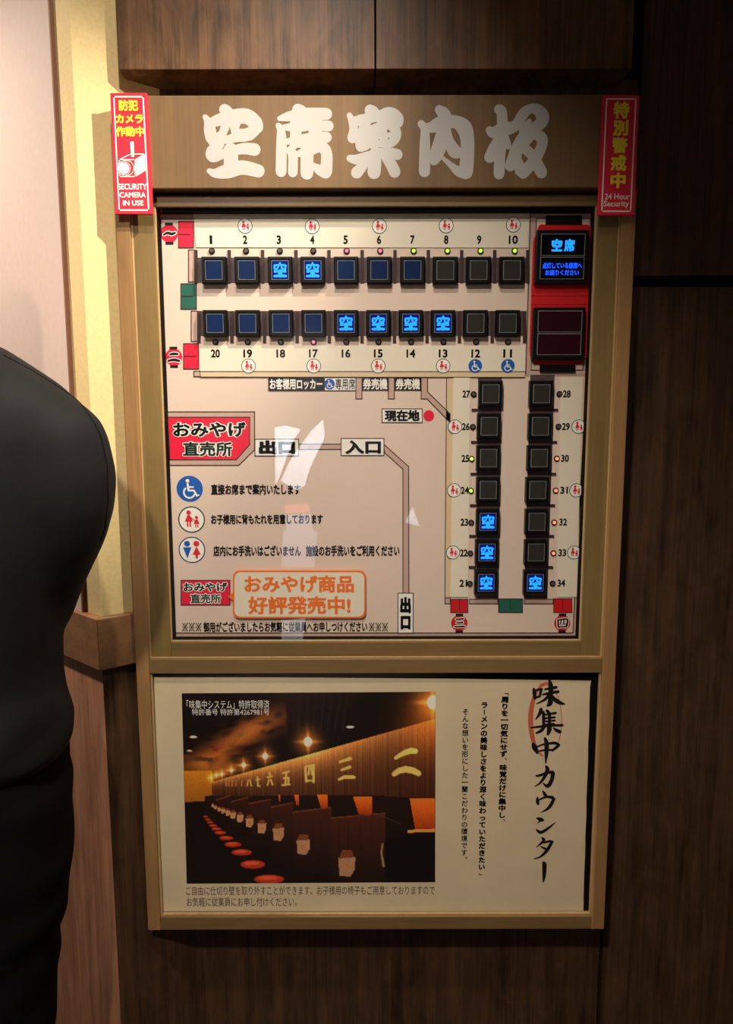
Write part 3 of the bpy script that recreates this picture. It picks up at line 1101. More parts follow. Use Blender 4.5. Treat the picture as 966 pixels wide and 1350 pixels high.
def make_button():
    o = MB()
    q = [(0, 0)]
    k = 1.08
    # bezel: outer body with a stepped square opening
    def ring(h0, h1, yf0, yf1):
        idx = len(o.v)
        for h, y in ((h0, yf0), (h1, yf1)):
            o.v.extend([(-h, y, -h * k), (h, y, -h * k), (h, y, h * k), (-h, y, h * k)])
        for i in range(4):
            j = (i + 1) % 4
            o.f.append((idx + i, idx + j, idx + 4 + j, idx + 4 + i))
            o.m.append(o.mi(M_BLACK))
    ring(BH, BH, 0.0, -0.011)
    ring(BH, BH - 0.0016, -0.011, -0.013)
    ring(BH - 0.0016, LH + 0.0012, -0.013, -0.013)
    ring(LH + 0.0012, LH + 0.0003, -0.013, -0.0095)
    body = o.build('seat_button')
    l = MB()
    l.poly([(-LH, -LH * k), (LH, -LH * k), (LH, LH * k), (-LH, LH * k)], -0.0118, M_LENS_EDGE, -0.009)
    li = LH - 0.0009
    l.poly([(-li, -li * k), (li, -li * k), (li, li * k), (-li, li * k)], -0.0120, M_LENS_GREY)
    lens = l.build('button_lens')
    g = MB()
    strokes_ = [[(0, 8.4, 1.0), (0, 6.4, 1.2)], [(-7.0, 5.4, 1.0), (-7.2, 2.2, 1.1)], [(-7.0, 5.6, 1.1), (0, 6.0, 1.1), (7.0, 5.4, 1.2), (6.6, 2.8, 1.0)],
                [(-2.4, 4.8, 1.0), (-3.2, 2.2, 1.0), (-6.4, 0.0, 1.2)], [(2.2, 4.8, 1.0), (2.4, 1.6, 1.0), (6.6, 0.9, 1.2)],
                [(-6.8, -2.0, 1.2), (0, -1.4, 1.2), (6.6, -1.8, 1.3)], [(0, -1.6, 2.2), (0.2, -6.8, 2.2)], [(-7.2, -7.4, 1.3), (0, -6.9, 1.5), (7.2, -7.3, 1.4)]]
    for st in strokes_:
        g.stroke([(a * PX * 0.98, b_ * PX, r * PX * 1.12) for a, b_, r in st], -0.01205 - 0.0001, M_GLYPH, nd=8)
    gl = g.build('vacant_character')
    return body, lens, gl


pb, plens, pgl = make_button()
lens_reflect = plens.data.copy()
lens_reflect.materials[1] = M_LENS_REFLECT
lens_lit = plens.data.copy()
lens_lit.materials[1] = M_LENS_LIT
lb_ = MB()
lb_.disc((0, 0), 4.0 * PX, -0.002, M_BLACK, 0.0, n=16)
lb_.disc((0, 0), 2.7 * PX, -0.0034, M_LED_OFF, -0.001, n=14)
plamp = lb_.build('seat_lamp', bevel=0.0005)
LM = {'-': M_LED_OFF, 'r': M_LED_R, 'g': M_LED_G, 'o': M_LED_O}
lampd = {}
for kk, m in LM.items():
    d_ = plamp.data.copy()
    d_.materials[1] = m
    lampd[kk] = d_


def place(o, loc, parent):
    COL.objects.link(o)
    o.parent = parent
    o.matrix_parent_inverse = world(parent).inverted()
    o.location = loc


for num, bp_, lp, npx, nh, lit, lens, lamp in seats:
    x, z = P(bp_[0], bp_[1], YBT)
    bo = pb.copy(); place(bo, (x, YM, z), board)
    lo = plens.copy(); lo.data = lens_lit if lit else (lens_reflect if lens == 'sky_reflect' else plens.data)
    COL.objects.link(lo); lo.parent = bo
    if lit:
        go = pgl.copy(); COL.objects.link(go); go.parent = bo
        lo['label'] = 'lens glowing blue with a lit character'
    x, z = P(lp[0], lp[1], YM)
    la = plamp.copy(); la.data = lampd[lamp]; place(la, (x, YM - 0.0004, z), board)
    if lamp != '-':
        la['label'] = {'r': 'small lamp lit pink', 'g': 'small lamp lit green', 'o': 'small lamp lit orange'}[lamp]
for o in (pb, plens, pgl, plamp):
    bpy.data.objects.remove(o)

# ---- lantern shaped display unit
t = MB()
YL = YM - 0.003
body = [(709, 300), (711.5, 296), (775, 296), (778.5, 300), (780, 312), (774.3, 462), (772, 472), (766, 480.5), (705, 480.5), (699.5, 473), (698, 460), (703, 318)]
t.pp(body, YL, M_LRED, YM - 0.0005)
for yy in (314, 322, 331, 340, 350, 360, 390, 401.5, 412, 424, 435, 446, 458, 468):
    xa, xb_ = 703.5 - (yy - 318) * 0.037, 779.5 - (yy - 312) * 0.037
    t.line([(xa, yy), (xb_, yy)], YL - e, 0.8, mat('lantern_rib_line', (150, 14, 22), 0.5))
lan = t.build('display_lantern', board)
t = MB()
t.rect(719.5, 284, 767, 296, YM - 0.004, M_BLACK, YM - 0.0005)
t.rect(711.7, 480.5, 758.3, 491, YM - 0.004, M_BLACK, YM - 0.0005)
t.build('lantern_cap', lan)
YD = YM - 0.014


def display(outer, cells, m_cell):
    t = MB()
    t.pp(outer, YD, M_BLACK, YM - 0.002)
    o = t.build('display_unit', board, bevel=0.001)
    for cpx in cells:
        t = MB()
        t.pp(cpx, YD - 0.0005, M_LENS_EDGE, YD + 0.0005)
        ins = 0.9
        t.pp([(cpx[0][0] + ins, cpx[0][1] + ins), (cpx[1][0] - ins, cpx[1][1] + ins), (cpx[2][0] - ins, cpx[2][1] - ins), (cpx[3][0] + ins, cpx[3][1] - ins)], YD - 0.0008, m_cell)
        t.build('screen', o)
    return o


d1 = display([(708, 303), (777.5, 303), (775, 374), (705, 374)], [[(713.3, 308), (771.8, 308), (770.6, 337), (712.3, 337)], [(712.3, 338.6), (770.4, 338.6), (769.3, 368), (711, 368)]], M_SCREEN)
d2 = display([(704, 405), (772.3, 405), (769.7, 474), (701.4, 474)], [[(709.2, 409.5), (767.8, 409.5), (766.5, 438), (708.4, 438)], [(708.4, 439.6), (766.5, 439.6), (765.2, 468), (707.4, 468)]], M_MAROON)
write('lit_lettering', [('空', 727, 315, 741, 331.5, M_GLYPH, 0.05), ('席', 743.5, 315, 757.5, 331.5, M_GLYPH, 0.05),
                        ('点灯している座席へ', 715, 346, 767, 354, M_GLYPH2, 0.045), ('お座りください', 718.5, 355.5, 763, 363, M_GLYPH2, 0.045)], d1, YD - 0.0012)

# ------------------------------------------------------------------ speech bubble card stuck on the map
YK = YM - 0.006
card = MB()
x0, y0, x1, y1_ , r = 307, 752.5, 482, 815, 8
rim = []
for (cx_, cy_, a) in ((x1 - r, y0 + r, -90), (x1 - r, y1_ - r, 0), (x0 + r, y1_ - r, 90), (x0 + r, y0 + r, 180)):
    for i in range(7):
        an_ = math.radians(a + i * 15)
        rim.append((cx_ + r * math.cos(an_), cy_ + r * math.sin(an_)))
tail = [(307, 792), (300.5, 787), (307, 781)]
rim2 = rim[:21] + tail + rim[21:]
card.pp(rim2, YK, M_ORANGE, YK + 0.003)


def inset(pts, d_):
    cx_ = sum(p[0] for p in pts) / len(pts); cy_ = (y0 + y1_) / 2
    out = []
    for x, y in pts:
        out.append((x + (d_ if x < cx_ else -d_), y + (d_ if y < cy_ else -d_)))
    return out


card.pp(inset(rim, 2.0), YK - e, M_CREAM)
co = card.build('speech_bubble_card', None)
me_ = co.data
cc = P(394, 784, YK)
for v in me_.vertices:
    v.co.x -= cc[0]; v.co.y -= YK; v.co.z -= cc[1]
co.location = (cc[0], YK, cc[1])
tag(co, 'cream speech bubble card with orange rim and orange writing near the bottom of the map', 'card')
bpy.context.view_layer.update()
write('card_lettering', [('おみやげ商品', 322, 758.5, 466.5, 781.5, M_ORANGE, 0.035), ('好評発売中!', 327, 786, 462, 810, M_ORANGE, 0.035)], co, YK - 2 * e)
t = MB()
t.rect(312, 768, 316, 780, YK + 0.003, M_BLACK, YM - e * 2); t.rect(470, 768, 474, 780, YK + 0.003, M_BLACK, YM - e * 2)
t.build('foam_pad', co)

# ------------------------------------------------------------------ security signs on the header ends
YS = YH - 0.006


def make_sign(name, quad, label):
    cx_ = sum(p[0] for p in quad) / 4; cy_ = sum(p[1] for p in quad) / 4
    c_ = P(cx_, cy_, YS)
    o = empty(name, (c_[0], YS, c_[1]))
    tag(o, label, 'sign')
    t = MB(); t.pp(quad, YS, M_SIGNRED, YH); pan = t.build('sign_plate', o, bevel=0.0004)
    ins = 5.0
    qq = [(quad[0][0] + ins, quad[0][1] + ins), (quad[1][0] - ins, quad[1][1] + ins), (quad[2][0] - ins, quad[2][1] - ins), (quad[3][0] + ins, quad[3][1] - ins)]
    t = MB(); t.line(qq, YS - e, 1.6, M_WHITE, True); t.build('border_line', o)
    return o


qa = [(145, 122.5), (193.5, 122.5), (201, 282), (152, 282)]
s1 = make_sign('security_sign', qa, 'red security camera sign on the brightly lit left end of the header')
write('warning_lettering', [('防犯', 156.5, 131.5, 182, 146, M_SIGNYEL, 0.045), ('カメラ', 152.5, 150.5, 188.5, 162.5, M_SIGNYEL, 0.05), ('作動中', 152.5, 166.5, 190, 180, M_SIGNYEL, 0.045)], s1, YS - e)
write('english_lettering', [('SECURITY', 155.3, 242, 193.5, 250, M_WHITE, 0.03), ('CAMERA', 157.5, 253.2, 192, 260.5, M_WHITE, 0.03), ('IN USE', 162, 264, 189, 271, M_WHITE, 0.03)], s1, YS - e)
t = MB()
sc_, og = 7.943, (140, 120)
pxp = lambda pts: [(og[0] + x / sc_, og[1] + y / sc_) for x, y in pts]
wl = 1.0
for ln in ([(135, 718), (300, 718), (300, 895), (140, 895)],):
    t.line(pxp(ln), YS - e, wl, M_WHITE, True)
t.line(pxp([(135, 718), (255, 660), (405, 660), (300, 718)]), YS - e, wl, M_WHITE)
t.pp(pxp([(300, 718), (405, 662), (410, 835), (310, 895)]), YS - e, M_WHITE)
t.pp(pxp([(248, 530), (288, 530), (292, 690), (262, 690)]), YS - 2 * e, M_WHITE)
for (cx_, cy_, r0, r1) in ((212, 805, 66, 72), (183, 808, 62, 66)):
    c_ = P(og[0] + cx_ / sc_, og[1] + cy_ / sc_, YS - 2 * e)
    t.ring(c_, r0 / sc_ * PX, r1 / sc_ * PX, YS - 2 * e, M_WHITE)
c_ = P(og[0] + 183 / sc_, og[1] + 808 / sc_, YS - 3 * e)
t.disc(c_, 54 / sc_ * PX, YS - 3 * e, M_WHITE)
t.build('camera_pictogram', s1)
qb = [(794.5, 125.5), (843, 125.5), (836, 283.5), (788, 283.5)]
s2 = make_sign('security_sign', qb, 'dark red 24 hour security sign on the shaded right end of the header')
t = MB()
for ch, (xa, ya, xb_, yb_) in zip('特別警戒中', ((808.5, 134, 829.5, 156.5), (807.8, 158, 828, 179), (806.5, 181, 827, 202), (805, 204, 825.8, 225.5), (804.5, 227.5, 824.5, 248))):
    text_px(t, ch, xa, ya, xb_, yb_, YS - e, M_SIGNYEL, 0.045)
t.build('warning_lettering', s2)
write('english_lettering', [('24 Hour', 797, 255, 830, 263, M_WHITE, 0.015), ('Security', 795.5, 264.5, 829, 274.5, M_WHITE, 0.015)], s2, YS - e)

# ------------------------------------------------------------------ the poster in the lower window
YQ = -0.022
gb = MB()
gb.poly([(fx0 + sw, zb1), (fx1 - sw, zb1), (fx1 - sw, zm0), (fx0 + sw, zm0)], -0.0275, M_GLASS)
gb.build('glass_pane', board)
c_ = P(490, 1050, YQ)
po = empty('counter_poster', (c_[0], YQ, c_[1]))
tag(po, 'cream paper poster with a dark restaurant photograph and vertical brush writing in the lower frame', 'poster')
t = MB()
edge = [(203, 892), (600, 895), (779, 897.5)]
for i in range(13):
    tt = i / 12
    edge.append((778 - 9 * tt + random.uniform(-0.7, 0.5), 905 + (1201 - 905) * tt))
edge += [(209, 1201.5)]
t.pp(edge, YQ, M_PAPER, YQ + 0.0008)
t.build('paper_sheet', po)

# the printed photograph, painted on a fine grid
GX, GZ = 340, 258
U0, V0, U1, V1 = 28.0, 38.0, 921.0, 710.0
uu, vv = np.meshgrid(np.linspace(U0, U1, GX), np.linspace(V0, V1, GZ))
img = np.zeros((GZ, GX, 3)) + np.array([20, 11, 9.0])


def inpoly(pts):
    ins = np.zeros(uu.shape, bool)
    n_ = len(pts)
    for i in range(n_):
        (xa, ya), (xb2, yb2) = pts[i], pts[(i + 1) % n_]
        if ya == yb2:
            continue
        cond = ((ya > vv) != (yb2 > vv)) & (uu < (xb2 - xa) * (vv - ya) / (yb2 - ya) + xa)
        ins ^= cond
    return ins


def fill(pts, c0, c1=None, axis=1, a=1.0):
    global img
    k = inpoly(pts)
    if c1 is None:
        colr = np.array(c0, float)[None, None, :] + np.zeros_like(img)
    else:
        lo_, hi_ = min(p[axis] for p in pts), max(p[axis] for p in pts)
        tt = np.clip(((vv if axis else uu) - lo_) / (hi_ - lo_ + 1e-6), 0, 1)[..., None]
        colr = np.array(c0, float) * (1 - tt) + np.array(c1, float) * tt
    img = np.where(k[..., None], img * (1 - a) + colr * a, img)


def glow(x, y, sx, sy, c, ang=0.0):
    global img
    ca, sa = math.cos(ang), math.sin(ang)
    a_ = ((uu - x) * ca + (vv - y) * sa) / sx
    b_ = (-(uu - x) * sa + (vv - y) * ca) / sy
    img = img + np.exp(-(a_ ** 2 + b_ ** 2))[..., None] * np.array(c, float)


def ell(x, y, rx, ry, c):
    global img
    k = np.clip((1 - np.sqrt(((uu - x) / rx) ** 2 + ((vv - y) / ry) ** 2)) * min(rx, ry) / 2.0, 0, 1)
    img = img * (1 - k[..., None]) + np.array(c, float) * k[..., None]


def brush(pts, c):
    for i in range(len(pts) - 1):
        (xa, ya, ra), (xb2, yb2, rb2) = pts[i], pts[i + 1]
        n_ = max(2, int(math.hypot(xb2 - xa, yb2 - ya) / 2.0))
        for j in range(n_ + 1):
            tt = j / n_
            r_ = ra + (rb2 - ra) * tt
            ell(xa + (xb2 - xa) * tt, ya + (yb2 - ya) * tt, r_ + 1, r_ + 1, c)


glow(190, 220, 190, 45, (120, 66, 24), -0.55)
glow(300, 150, 130, 45, (70, 40, 16), -0.3)
glow(130, 290, 110, 45, (90, 50, 14))
fill([(390, 38), (660, 38), (640, 160), (400, 200)], (34, 36, 32), (20, 20, 18), a=0.8)
for k_ in range(7):
    fill([(440 + k_ * 28, 45), (450 + k_ * 28, 45), (440 + k_ * 26, 170), (432 + k_ * 26, 170)], (46, 48, 42), a=0.6)
for q_ in range(70):
    x, y = random.uniform(30, 390), random.uniform(110, 330)
    glow(x, y, random.uniform(8, 30), random.uniform(4, 12), tuple(-random.uniform(10, 50) * k_ for k_ in (1.0, 0.58, 0.25)), random.uniform(-0.6, 0.2))
img = np.maximum(img, np.array([22, 13, 10.0]))
img[..., 1] = np.minimum(img[..., 1], img[..., 0] * 0.62)
img[..., 2] = np.minimum(img[..., 2], img[..., 0] * 0.5)
fill([(30, 250), (132, 262), (132, 276), (30, 262)], (84, 52, 30))
fill([(30, 306), (130, 306), (132, 390), (100, 398), (100, 412), (30, 416)], (196, 122, 28), (150, 88, 20))
# fascia board over the counter
fas = [(128, 345), (921, 130), (921, 410), (700, 396), (128, 394)]
k_ = inpoly(fas)
topl = 345 + (uu - 128) * (130 - 345) / (921 - 128)
dpt = np.clip((vv - topl) / (20 + (uu - 128) * 0.12), 0, 3)
br_ = np.exp(-dpt * 1.1)[..., None]
fade = np.clip(1.15 - np.abs(uu - 430) / 520, 0.25, 1)[..., None]
grain = (0.9 + 0.2 * np.sin(uu * 0.55 + np.sin(uu * 0.13) * 3))[..., None]
colr = (np.array([66, 34, 18.0]) * grain + br_ * fade * np.array([214, 146, 72.0]))
img = np.where(k_[..., None], colr, img)
cr_ = (236, 180, 96)
brush([(779, 266, 5), (795, 256, 7), (815, 246, 9), (836, 240, 10), (850, 242, 9)], cr_); brush([(774, 322, 8), (792, 310, 10), (815, 305, 11), (840, 309, 11), (862, 320, 9)], cr_)
brush([(582, 278, 4), (620, 266, 6)], cr_); brush([(588, 306, 4), (618, 296, 5)], cr_); brush([(578, 340, 4), (600, 330, 6), (632, 332, 6)], cr_)
brush([(460, 295, 3.5), (462, 345, 4)], cr_); brush([(460, 294, 3), (490, 288, 4), (488, 348, 4)], cr_); brush([(474, 294, 3), (470, 322, 3)], cr_); brush([(481, 294, 3), (482, 322, 3)], cr_); brush([(462, 344, 3), (488, 342, 3)], cr_)
brush([(380, 316, 3), (402, 310, 3)], cr_); brush([(392, 312, 3), (388, 355, 3)], cr_); brush([(382, 334, 3), (400, 332, 3), (398, 356, 3)], cr_); brush([(377, 358, 3), (404, 355, 3)], cr_)
brush([(332, 314, 3), (334, 322, 3)], cr_); brush([(324, 330, 2.5), (342, 327, 2.5)], cr_); brush([(330, 338, 2.5), (324, 358, 2.5)], cr_); brush([(336, 338, 2.5), (342, 356, 3)], cr_)
brush([(283, 340, 2), (298, 336, 2)], cr_); brush([(289, 328, 2.5), (290, 360, 2.5), (298, 360, 2)], cr_)
brush([(256, 340, 2), (252, 360, 2)], cr_); brush([(262, 338, 2), (267, 360, 2)], cr_)
for x in (234, 213, 200, 188, 178):
    brush([(x, 342, 1.8), (x - 2, 360, 1.8)], (190, 130, 62))
glow(905, 150, 110, 120, (96, 48, 12))
# booths below
fill([(100, 394), (700, 396), (921, 410), (921, 710), (300, 710), (100, 470)], (34, 18, 12), (18, 10, 8))
org_ = ((830, 408, 921, 526, 20), (628, 399, 697, 466, 20), (500, 393, 537, 443, 14), (419, 391, 435, 431, 6), (362, 391, 370, 418, 3))
for xa, ya, xb2, yb2, sk in org_:
    fill([(xa, ya), (xb2, ya), (xb2, yb2), (xa + sk, yb2 - 3)], (236, 112, 34), (150, 52, 14))
fill([(822, 520), (921, 516), (921, 528), (822, 530)], (210, 140, 70))
for (xa, ya, xb2, yb2, c_a) in ((330, 432, 415, 640, 40), (412, 450, 552, 672, 44), (548, 472, 742, 710, 48), (250, 420, 335, 590, 36), (190, 412, 255, 540, 33), (140, 405, 195, 500, 30)):
    fill([(xa, ya + 4), (xb2, ya - 12), (xb2, yb2), (xa, yb2)], (c_a + 26, c_a * 0.72, c_a * 0.46), (c_a * 0.6, c_a * 0.32, c_a * 0.24))
    fill([(xa, ya + 2), (xb2, ya - 14), (xb2, ya - 10), (xa, ya + 7)], (120, 66, 36), a=0.8)
fill([(740, 560), (921, 530), (921, 710), (740, 710)], (16, 11, 14))
for xx in (575, 610, 650, 690, 440, 480, 510):
    fill([(xx, 490), (xx + 3, 490), (xx + 3, 700), (xx, 700)], (30, 15, 10), a=0.5)
for (x, y, s_) in ((604, 640, 1.0), (449, 570, 0.78), (361, 525, 0.66), (302, 505, 0.52), (258, 485, 0.46), (225, 471, 0.38), (200, 461, 0.33), (181, 453, 0.28), (164, 446, 0.24), (150, 440, 0.2), (138, 434, 0.17), (128, 428, 0.15)):
    tc_ = (196 - 30 * s_, 142 - 20 * s_, 92)
    fill([(x - 31 * s_, y - 20 * s_), (x + 31 * s_, y - 24 * s_), (x + 28 * s_, y + 22 * s_), (x + 12 * s_, y + 48 * s_), (x - 26 * s_, y + 44 * s_)], tc_)
    fill([(x - 16 * s_, y - 48 * s_), (x + 18 * s_, y - 48 * s_), (x + 26 * s_, y - 22 * s_), (x - 28 * s_, y - 18 * s_)], (120, 62, 30))
    fill([(x - 12 * s_, y + 2), (x + 12 * s_, y), (x + 10 * s_, y + 24 * s_), (x - 10 * s_, y + 22 * s_)], (176, 118, 72))
for (x, y, rx, ry) in ((325, 695, 57, 17), (267, 641, 46, 16), (228, 597, 39, 12), (197, 568, 33, 10), (174, 545, 28, 8), (153, 526, 24, 7), (139, 512, 21, 6), (128, 500, 18, 5), (118, 489, 16, 4.5), (110, 479, 14, 4), (102, 468, 12, 3.5)):
    ell(x, y + 3, rx, ry, (70, 16, 10))
    ell(x, y, rx, ry, (176, 52, 28))
    ell(x - rx * 0.1, y - ry * 0.25, rx * 0.7, ry * 0.5, (214, 84, 48))
# pendant lamps
for (x, y, r_) in ((470, 207, 16), (318, 256, 11), (241, 287, 9), (197, 305, 7), (163, 318, 6), (143, 322, 5), (126, 331, 5), (912, 74, 22)):
    glow(x, y, r_ * 2.6, r_ * 2.6, (150, 90, 30))
    glow(x, y, r_ * 2.6, r_ * 0.35, (120, 80, 40)); glow(x, y, r_ * 0.35, r_ * 2.6, (120, 80, 40))
    ell(x, y, r_, r_ * 1.15, (255, 240, 190))
ell(620, 157, 17, 5, (250, 230, 200)); ell(65, 188, 16, 5, (250, 225, 190)); ell(50, 236, 12, 4, (220, 190, 150))
brush([(733, 570, 3), (728, 600, 3), (736, 650, 4)], (150, 120, 80)); brush([(700, 455, 1.2), (800, 500, 1)], (90, 64, 44))
rng = np.random.default_rng(3)
img = np.clip(img * 1.22 * (1 + rng.normal(0, 0.03, img.shape[:2]))[..., None], 6, 255) / 255.0
imgl = np.where(img <= 0.04045, img / 12.92, ((img + 0.055) / 1.055) ** 2.4)
verts = []
YR = YQ - e
Q = [P(239.5, 914, YR), P(574, 912, YR), P(573.5, 1163, YR), P(246, 1165, YR)]
for j in range(GZ):
    tv = j / (GZ - 1)
    for i in range(GX):
        tu = i / (GX - 1)
        xa = Q[0][0] * (1 - tu) + Q[1][0] * tu
        za = Q[0][1] * (1 - tu) + Q[1][1] * tu
        xb2 = Q[3][0] * (1 - tu) + Q[2][0] * tu
        zb2 = Q[3][1] * (1 - tu) + Q[2][1] * tu
        verts.append((xa * (1 - tv) + xb2 * tv, YR, za * (1 - tv) + zb2 * tv))
faces = [(j * GX + i, (j + 1) * GX + i, (j + 1) * GX + i + 1, j * GX + i + 1) for j in range(GZ - 1) for i in range(GX - 1)]
me = bpy.data.meshes.new('photograph')
me.from_pydata(verts, [], faces)
ca_ = me.color_attributes.new('print', 'FLOAT_COLOR', 'POINT')
ca_.data.foreach_set('color', np.concatenate([imgl.reshape(-1, 3), np.ones((GX * GZ, 1))], axis=1).astype(np.float32).ravel())
pm = bpy.data.materials.new('photo_print')
pm.use_nodes = True
an_ = pm.node_tree.nodes.new('ShaderNodeAttribute')
an_.attribute_name = 'print'
bs = pm.node_tree.nodes['Principled BSDF']
mulc = pm.node_tree.nodes.new('ShaderNodeMixRGB'); mulc.blend_type = 'MULTIPLY'; mulc.inputs[0].default_value = 1.0
mulc.inputs[2].default_value = (1, 1, 1, 1)
pm.node_tree.links.new(an_.outputs['Color'], mulc.inputs[1])
pm.node_tree.links.new(mulc.outputs[0], bs.inputs['Base Color'])
bs.inputs['Roughness'].default_value = 0.5
bs.inputs['Specular IOR Level'].default_value = 0.25
me.materials.append(pm)
ph = bpy.data.objects.new('photograph', me)
COL.objects.link(ph)
ph.parent = po
ph.matrix_parent_inverse = world(po).inverted()
write('photo_caption', [('「味集中システム」特許取得済', 246, 923, 355, 934.5, M_WHITE, 0.003), ('特許番号 特許第4267981号', 253, 934.5, 355, 943, M_WHITE, 0.003)], po, YR - e)
write('caption_lettering', [('ご自由に仕切り壁を取り外すことができます。お子様用の椅子もご用意しておりますので', 245, 1168, 573, 1180, M_TEXTBR, 0.0),
                            ('お気軽に従業員にお申し付けください。', 246, 1183, 391, 1195, M_TEXTBR, 0.0)], po, YQ - e)
t = MB()
vert_px(t, '「周りを一切気にせず、味覚だけに集中し、', 666, 909, 661, 1088, 10.6, YQ - e, M_INK, 0.05)
vert_px(t, 'ラーメンの美味しさをより深く味わっていただきたい」', 638.5, 925, 634.5, 1157, 10.0, YQ - e, M_INK, 0.05)
vert_px(t, 'そんな想いを形にした一蘭こだわりの環境です。', 613.5, 934, 611.5, 1138, 9.4, YQ - e, M_INK, 0.022)
t.build('vertical_lettering', po)
TS, TO, TO2 = 8.44, (680, 885), (680, 1020)
t = MB()
ringp = []
for i in range(40):
    a_ = math.radians(-100 - i * 8.0)
    th = 3 + 17 * max(0.0, math.cos(a_ - math.radians(180))) ** 1.5 + (9 if 60 < (math.degrees(a_) % 360) < 110 else 0)
    ringp.append((335 + 172 * math.cos(a_), 545 - 405 * math.sin(a_), th))
strokes(t, [ringp], TO, TS, YQ - e, M_RINGRED, 1.5)
t.build('brush_ring', po)
t = MB()
title1 = [
    [(200, 200, 12), (204, 240, 16), (212, 300, 13)], [(205, 220, 9), (250, 205, 10), (285, 200, 12)], [(283, 202, 11), (262, 280, 11)], [(222, 292, 9), (262, 278, 10)],
    [(372, 105, 11), (388, 170, 20), (384, 280, 20), (380, 350, 22), (352, 382, 10)], [(322, 200, 8), (380, 190, 12), (445, 178, 13)], [(300, 258, 8), (380, 242, 13), (470, 226, 12)],
    [(372, 262, 14), (315, 318, 11), (230, 362, 5)], [(392, 268, 12), (440, 320, 18), (490, 350, 16), (540, 366, 6)],
    [(278, 425, 16), (268, 465, 15), (220, 534, 5)], [(305, 455, 12), (308, 540, 14), (306, 600, 10)], [(345, 438, 12), (372, 480, 14), (370, 590, 12)],
    [(300, 487, 9), (370, 475, 9), (440, 464, 11)], [(305, 525, 8), (430, 512, 9)], [(305, 560, 8), (430, 548, 9)], [(305, 594, 8), (420, 585, 9)],
    [(168, 626, 6), (250, 618, 10), (380, 604, 11), (515, 600, 12)], [(372, 590, 18), (370, 650, 20), (356, 700, 12)], [(320, 612, 12), (280, 660, 14), (225, 688, 8)], [(418, 632, 6), (450, 655, 14), (488, 674, 15)],
    [(322, 748, 12), (340, 800, 18), (340, 900, 18), (330, 1022, 5)], [(190, 806, 12), (208, 850, 22), (236, 908, 10)], [(215, 850, 8), (300, 815, 8), (430, 798, 13), (482, 822, 9)], [(465, 832, 14), (405, 882, 10)], [(235, 892, 6), (330, 876, 9), (410, 874, 9)],
    [(225, 1162, 7), (260, 1160, 11), (350, 1128, 12), (405, 1125, 16)], [(412, 1135, 17), (395, 1215, 17), (352, 1278, 16), (300, 1244, 4)], [(338, 1062, 12), (350, 1095, 17), (320, 1170, 14), (270, 1240, 9), (208, 1282, 3)],
]
title2 = [
    [(302, 198, 9), (325, 235, 16), (340, 255, 10)], [(238, 265, 8), (240, 310, 17), (246, 340, 10)], [(258, 290, 8), (340, 258, 11), (405, 265, 17)], [(422, 282, 15), (380, 360, 16), (330, 405, 10), (275, 430, 3)],
    [(238, 495, 10), (275, 510, 20), (302, 518, 10)], [(270, 525, 8), (238, 550, 3)], [(226, 622, 6), (255, 645, 14), (285, 652, 15), (360, 605, 12), (440, 540, 2)],
    [(292, 715, 10), (308, 745, 14), (232, 815, 4)], [(312, 768, 9), (370, 752, 12), (405, 758, 12)], [(396, 768, 14), (340, 860, 16), (270, 925, 9), (206, 945, 6)], [(278, 812, 6), (325, 835, 12)],
    [(300, 985, 7), (316, 1010, 20), (314, 1120, 17), (305, 1202, 7)],
]
strokes(t, title1, TO, TS, YQ - 2 * e, M_INK, 1.4)
strokes(t, title2, TO2, TS, YQ - 2 * e, M_INK, 1.3)
t.build('title_lettering', po)

# ------------------------------------------------------------------ the person at the left edge
YPN = -0.22


def V3(px, py, dy=0.0):
    x, z = P(px, py, YPN)
    return Vector((x, YPN + dy, z))


